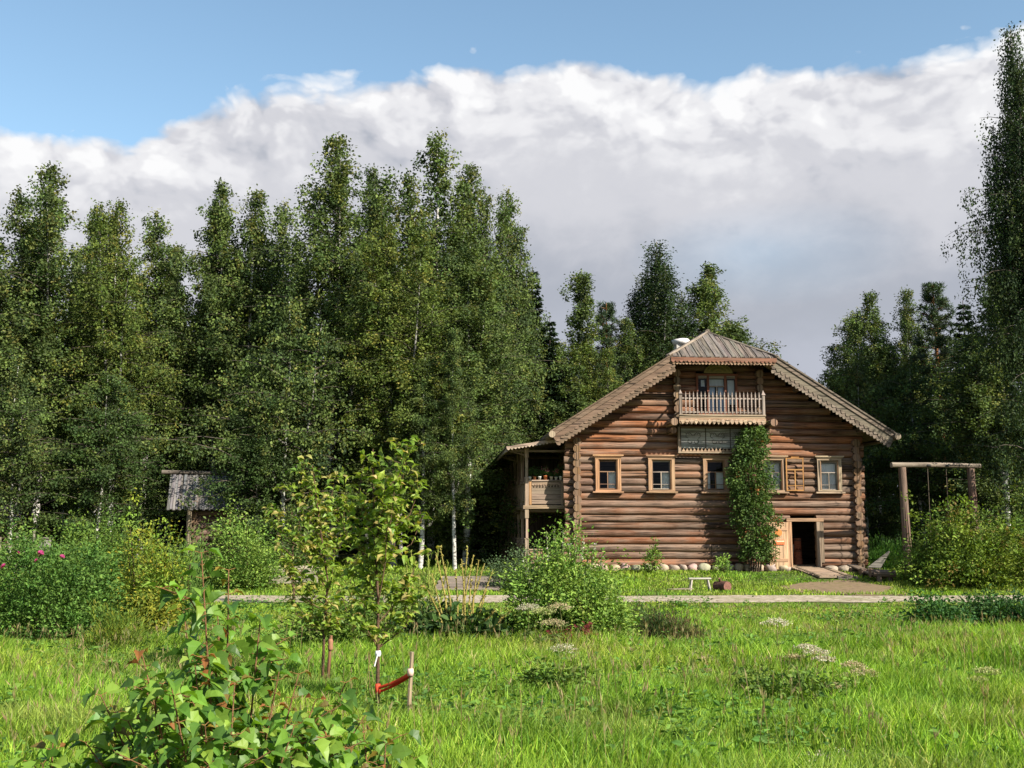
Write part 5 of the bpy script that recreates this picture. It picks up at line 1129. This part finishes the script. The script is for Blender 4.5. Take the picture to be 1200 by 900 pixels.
# ------------------------------------------------------------------ foreground viburnum
def viburnum(name, label, tips, cx, Dc, seed, side=5, lsz=.115):
    x, y, z = base(cx, Dc); O_ = np.array((x, y, z)); t = thing(name, label, 'shrub', (x, y, z)); rr = random.Random(seed); rl = np.random.default_rng(seed); m = MB(); lf = MB()
    def shoot(b0, e, rad, gap, big, tipred):
        d = e - b0; L_ = np.linalg.norm(d); md = (b0 + e) / 2 + np.array([d[0] * -.12, rr.uniform(-.05, .05), .03]); tube(m, [b0, md, e], [rad, rad * .7, .003], 5, (.22, .12, .06)); n = max(2, int(L_ / gap)); az = rr.uniform(0, 3.1)
        for i in range(n + 1):
            u = .12 + .88 * i / n; c = b0 * (1 - u) ** 2 + 2 * u * (1 - u) * md + e * u * u; az += 1.57 + rr.uniform(-.25, .25); f = big * (1.0 if u < .75 else 1.2 - u * .45) * rr.uniform(.8, 1.15)
            for sg in (0, math.pi):
                h = np.array([math.cos(az + sg), math.sin(az + sg), 0]); up = rr.uniform(.0, .45) if u < .8 else rr.uniform(.3, .9); pe = c + h * .035 + np.array([0, 0, .01]); tube(m, [c, pe], .0022, 3, (.30, .16, .06))
                red = tipred and u > .70 and rr.random() < .4; f = f * (.6 if red else 1); colr = [(.30, .12, .035), (.30, .22, .04), (.22, .16, .04)] if red else [(.12, .24, .034), (.17, .32, .042), (.075, .165, .028), (.24, .38, .055)]
                A = (h + np.array([0, 0, up - .62]) + rl.normal(size=3) * .2)[None]; scatter(lf, T_LOBE, pe[None], A, f * lsz, pal(colr, [1] * len(colr), 1, .15, rl), np.array([[h[0] * .5 + rr.gauss(0, .3), h[1] * .5 + rr.gauss(0, .3) - .35, 1.]]))
    for (px, row, dd) in tips:
        D = Dc + dd; e = np.array(at(px, row, D)) - O_; b0 = np.array([e[0] * .35, e[1] * .4, 0]); shoot(b0, e, .010, .075, 1.05, rr.random() < .6)
        for q in range(side):
            u = rr.uniform(.25, .8); c = b0 + (e - b0) * u; a = rr.uniform(0, 6.28); l = rr.uniform(.16, .38) * (1.2 - u * .6); shoot(c, c + np.array([math.cos(a) * l, math.sin(a) * l, l * rr.uniform(.3, 1.)]), .005, .07, .9, rr.random() < .25)
    m.build('stem', M_BARK, t); lf.build('foliage', M_LEAFN, t); return t
viburnum('viburnum_bush', 'large lobed leaf shrub with reddish shoot tips in the foreground left', [(236, 648, .1), (268, 668, .4), (166, 765, -.3), (228, 775, .0), (305, 725, .5), (328, 782, .2), (200, 800, -.5), (275, 800, -.2), (370, 820, .3), (345, 850, -.2), (135, 835, .1), (240, 850, -.5), (300, 860, 0), (175, 865, -.3), (395, 850, .5), (255, 720, .3), (215, 715, .6), (118, 815, .0), (150, 845, -.3), (405, 800, .4), (430, 835, .5), (350, 790, .5), (380, 865, .1), (100, 870, -.2)], 265, 5.7, 501)
viburnum('viburnum_shoot', 'low lobed leaf shoots right of the large foreground shrub at the bottom edge', [(425, 845, .2), (452, 872, .0), (472, 893, .2), (440, 900, -.2)], 445, 6.3, 502, 3, .13)
viburnum('viburnum_shoot', 'single lobed leaf shoot at the bottom left corner', [(62, 862, .0), (50, 895, -.1), (85, 905, .1)], 62, 5.6, 503, 1, .13)

# ------------------------------------------------------------------ grass
def fb(x, y, s):
    return (np.sin(x * s + 1.3 * np.sin(y * s * .7 + 1)) + np.sin(y * s * 1.3 + 2 + 1.1 * np.sin(x * s * .9)) + .6 * np.sin((x + y) * s * 2.3 + 4)) / 2.6
ZN = [(4.2, 9, 1300, .55), (9, 13, 1700, .52), (13, 18, 1150, .52), (18, 24, 620, .5), (24, 31.9, 420, .5), (35.0, 42, 210, .52), (42, 52, 60, .55)]
GV = MB(); rg = np.random.default_rng(99)
XS = []; YS = []; WS = []
for (a, b, d, k) in ZN:
    wa = b * k * 2; n = int(wa * (b - a) * d); n = int(n * (b * k + 4) / (b * k)); X = rg.uniform(-b * k - 4, b * k + 4, n); Y = rg.uniform(a, b, n); kp = (np.abs(X) < Y * k + .8) | ((np.abs(X) < Y * k + 4.5) & (rg.random(n) < .45)); XS.append(X[kp]); YS.append(Y[kp])
X = np.concatenate(XS); Y = np.concatenate(YS)
# keep off the house, path soil, ramp and decks
c_, s_ = math.cos(HA), math.sin(HA); lx = (X - HO[0]) * c_ + (Y - HO[1]) * s_; ly = -(X - HO[0]) * s_ + (Y - HO[1]) * c_
ok = ~((lx > -2.1) & (lx < W + .2) & (ly > -.12)); ok &= ~((lx > 8.05) & (lx < 9.6) & (ly > -3.1) & (ly < 0))
ok &= ((X - 10.9) / 1.6) ** 2 + ((Y - 37.3) / 1.8) ** 2 + .35 * fb(X, Y, 2.5) > 1; bx = base(549, 38)[0]; ok &= ~((abs(X - bx) < 1.1) & (abs(Y - 38) < 1.85))
ok &= (Y < 31.75 + .35 * fb(X, Y, 1.7)) | (Y > 35.1 + .3 * fb(X, Y, 1.3) - .1)
X = X[ok]; Y = Y[ok]; n = len(X)
p1_ = fb(X, Y, .55); p2_ = fb(X, Y, 1.9); p3_ = fb(X + 30, Y, .9)
Hh = np.interp(Y, [4, 12, 17, 20, 23, 26, 31, 35, 38, 42, 60], [.22, .22, .23, .20, .14, .09, .06, .09, .13, .10, .3])
left = (X < -.5) & (Y > 19.5) & (Y < 31.9); Hh = np.where(left, np.minimum(Hh, .09), Hh)
Hh = Hh * (1 + .40 * p1_ + .40 * p2_) * rg.uniform(.4, 1.3, n); Hh = np.where((X > 6) & (Y > 15) & (Y < 22), Hh * 1.5, Hh)
Wd_ = (.0019 + .00042 * Y) * rg.uniform(.7, 1.4, n)
az = rg.uniform(0, 2 * np.pi, n); la = rg.uniform(0, 2 * np.pi, n); lean = rg.uniform(.1, .75, n) * Hh
Z = zt(X, Y) - .01; bx_, by_ = np.cos(az) * Wd_, np.sin(az) * Wd_; ldx, ldy = np.cos(la) * lean + .10 * Hh, np.sin(la) * lean
V = np.empty((n, 5, 3), np.float32)
V[:, 0] = np.stack([X - bx_, Y - by_, Z], 1); V[:, 1] = np.stack([X + bx_, Y + by_, Z], 1)
V[:, 2] = np.stack([X - bx_ * .8 + ldx * .35, Y - by_ * .8 + ldy * .35, Z + Hh * .6], 1); V[:, 3] = np.stack([X + bx_ * .8 + ldx * .35, Y + by_ * .8 + ldy * .35, Z + Hh * .6], 1)
V[:, 4] = np.stack([X + ldx, Y + ldy, Z + Hh * .97], 1)
ga = np.array([(.185, .310, .032), (.26, .385, .040), (.12, .235, .030), (.33, .35, .07), (.42, .36, .16)])
wsel = rg.random(n) + .10 * p3_; ci = np.select([wsel < .42, wsel < .72, wsel < .93, wsel < .985], [0, 1, 2, 3], 4); CC = ga[ci]
yel = np.clip(p3_ * .8 + (Y > 26) * .35, 0, 1)[:, None]; CC = CC * (1 - yel * .5) + np.array([.30, .34, .045]) * yel * .5
dk = np.clip(-p1_ * .9 + .1 * p2_, 0, 1)[:, None]; CC = CC * (1 - .45 * dk) + np.array([.05, .15, .03]) * .45 * dk
p4_ = np.clip(fb(X + 11, Y + 5, 3.1) + .5 * fb(X, Y, 6.3), -1, 1)[:, None]; CC = CC * (1 + .3 * p4_)
tn_ = np.clip(fb(X + 50, Y * 1.4, 1.25) - .35, 0, 1)[:, None]; CC = CC * (1 - .55 * tn_) + np.array([.33, .27, .12]) * .55 * tn_
CC = np.clip(CC * 1.08 * rg.uniform(.6, 1.3, (n, 1)), 0, .6)
C5 = np.repeat(CC[:, None], 5, 1); C5 = C5.reshape(-1, 3)
o5 = (np.arange(n) * 5)[:, None]; GV.v.append(V.reshape(-1, 3)); GV.c.append(C5.astype(np.float32)); GV.g.append(V.reshape(-1, 3))
GV.f.append((np.array([[0, 1, 3, 2]]) + o5).astype(np.int32)); GV.sm.append(np.zeros(n, bool)); GV.f.append((np.array([[2, 3, 4]]) + o5).astype(np.int32)); GV.sm.append(np.zeros(n, bool)); GV.n += 5 * n
g = GV.build('grass', M_GRASS); tag(g, 'bright green meadow grass, long in front and short along the path', 'grass'); g['kind'] = 'stuff'
print('blades', n)
# broad leaved weeds and thin seed stalks in the meadow
wm = MB(); nc = 2600; X = rg.uniform(-9, 12, nc); Y = rg.uniform(7, 30, nc); kp = (np.abs(X) < Y * .52) & (fb(X, Y, .8) + .6 * fb(X + 7, Y, 2.2) > .15); X = X[kp]; Y = Y[kp]; per = 26
P = np.stack([np.repeat(X, per), np.repeat(Y, per), np.repeat(zt(X, Y), per)], 1) + np.abs(rg.normal(size=(len(X) * per, 3))) * np.array([.0, .0, .10]) + rg.normal(size=(len(X) * per, 3)) * np.array([.11, .11, 0]) + np.array([0, 0, .06]); A = rg.normal(size=P.shape); A[:, 2] = .35
scatter(wm, T_LEAF, P, A, rg.uniform(.04, .10, len(P)), pal([(.10, .21, .04), (.15, .27, .045), (.07, .15, .03)], [2, 2, 2], len(P), .2, rg), unit(rg.normal(size=P.shape) * .4 + np.array([0, 0, 1])))
g = wm.build('meadow_weeds', M_LEAF); tag(g, 'low broad leaved weeds scattered through the meadow grass', 'weeds'); g['kind'] = 'stuff'
sm_ = MB(); ns = 5200; X = rg.uniform(-9, 12, ns); Y = rg.uniform(8, 27, ns); kp = (np.abs(X) < Y * .52) & ~((X < -.5) & (Y > 19)) & (fb(X, Y, 1.1) + .5 * fb(X, Y, 3) > -.2); X = X[kp]; Y = Y[kp]; ns = len(X); Z = zt(X, Y); hh = rg.uniform(.35, .62, ns) * np.interp(Y, [8, 18, 27], [1, .9, .5]); A = rg.normal(size=(ns, 3)) * .16; A[:, 2] = 1
tn = np.array([(0, -.006, 0), (0, .006, 0), (1, .004, 0), (1, -.004, 0)]); scatter(sm_, (tn, T_NEED[1]), np.stack([X, Y, Z], 1), A, hh, pal([(.28, .25, .09), (.32, .22, .12), (.2, .25, .07)], [2, 1, 2], ns, .2, rg))
top = np.stack([X, Y, Z], 1) + unit(A) * (hh * .82)[:, None]
thd = (T_DIAM[0] * np.array([1, .16, 1]), T_DIAM[1])
for q in range(4): scatter(sm_, thd, top + rg.normal(size=top.shape) * .007, A + rg.normal(size=A.shape) * .22, rg.uniform(.05, .11, ns), pal([(.36, .30, .15), (.36, .24, .14), (.3, .3, .12)], [1, 1, 1], ns, .2, rg))
g = sm_.build('grass_stalks', M_GRASS); tag(g, 'thin tan seed stalks standing above the meadow grass', 'grass'); g['kind'] = 'stuff'
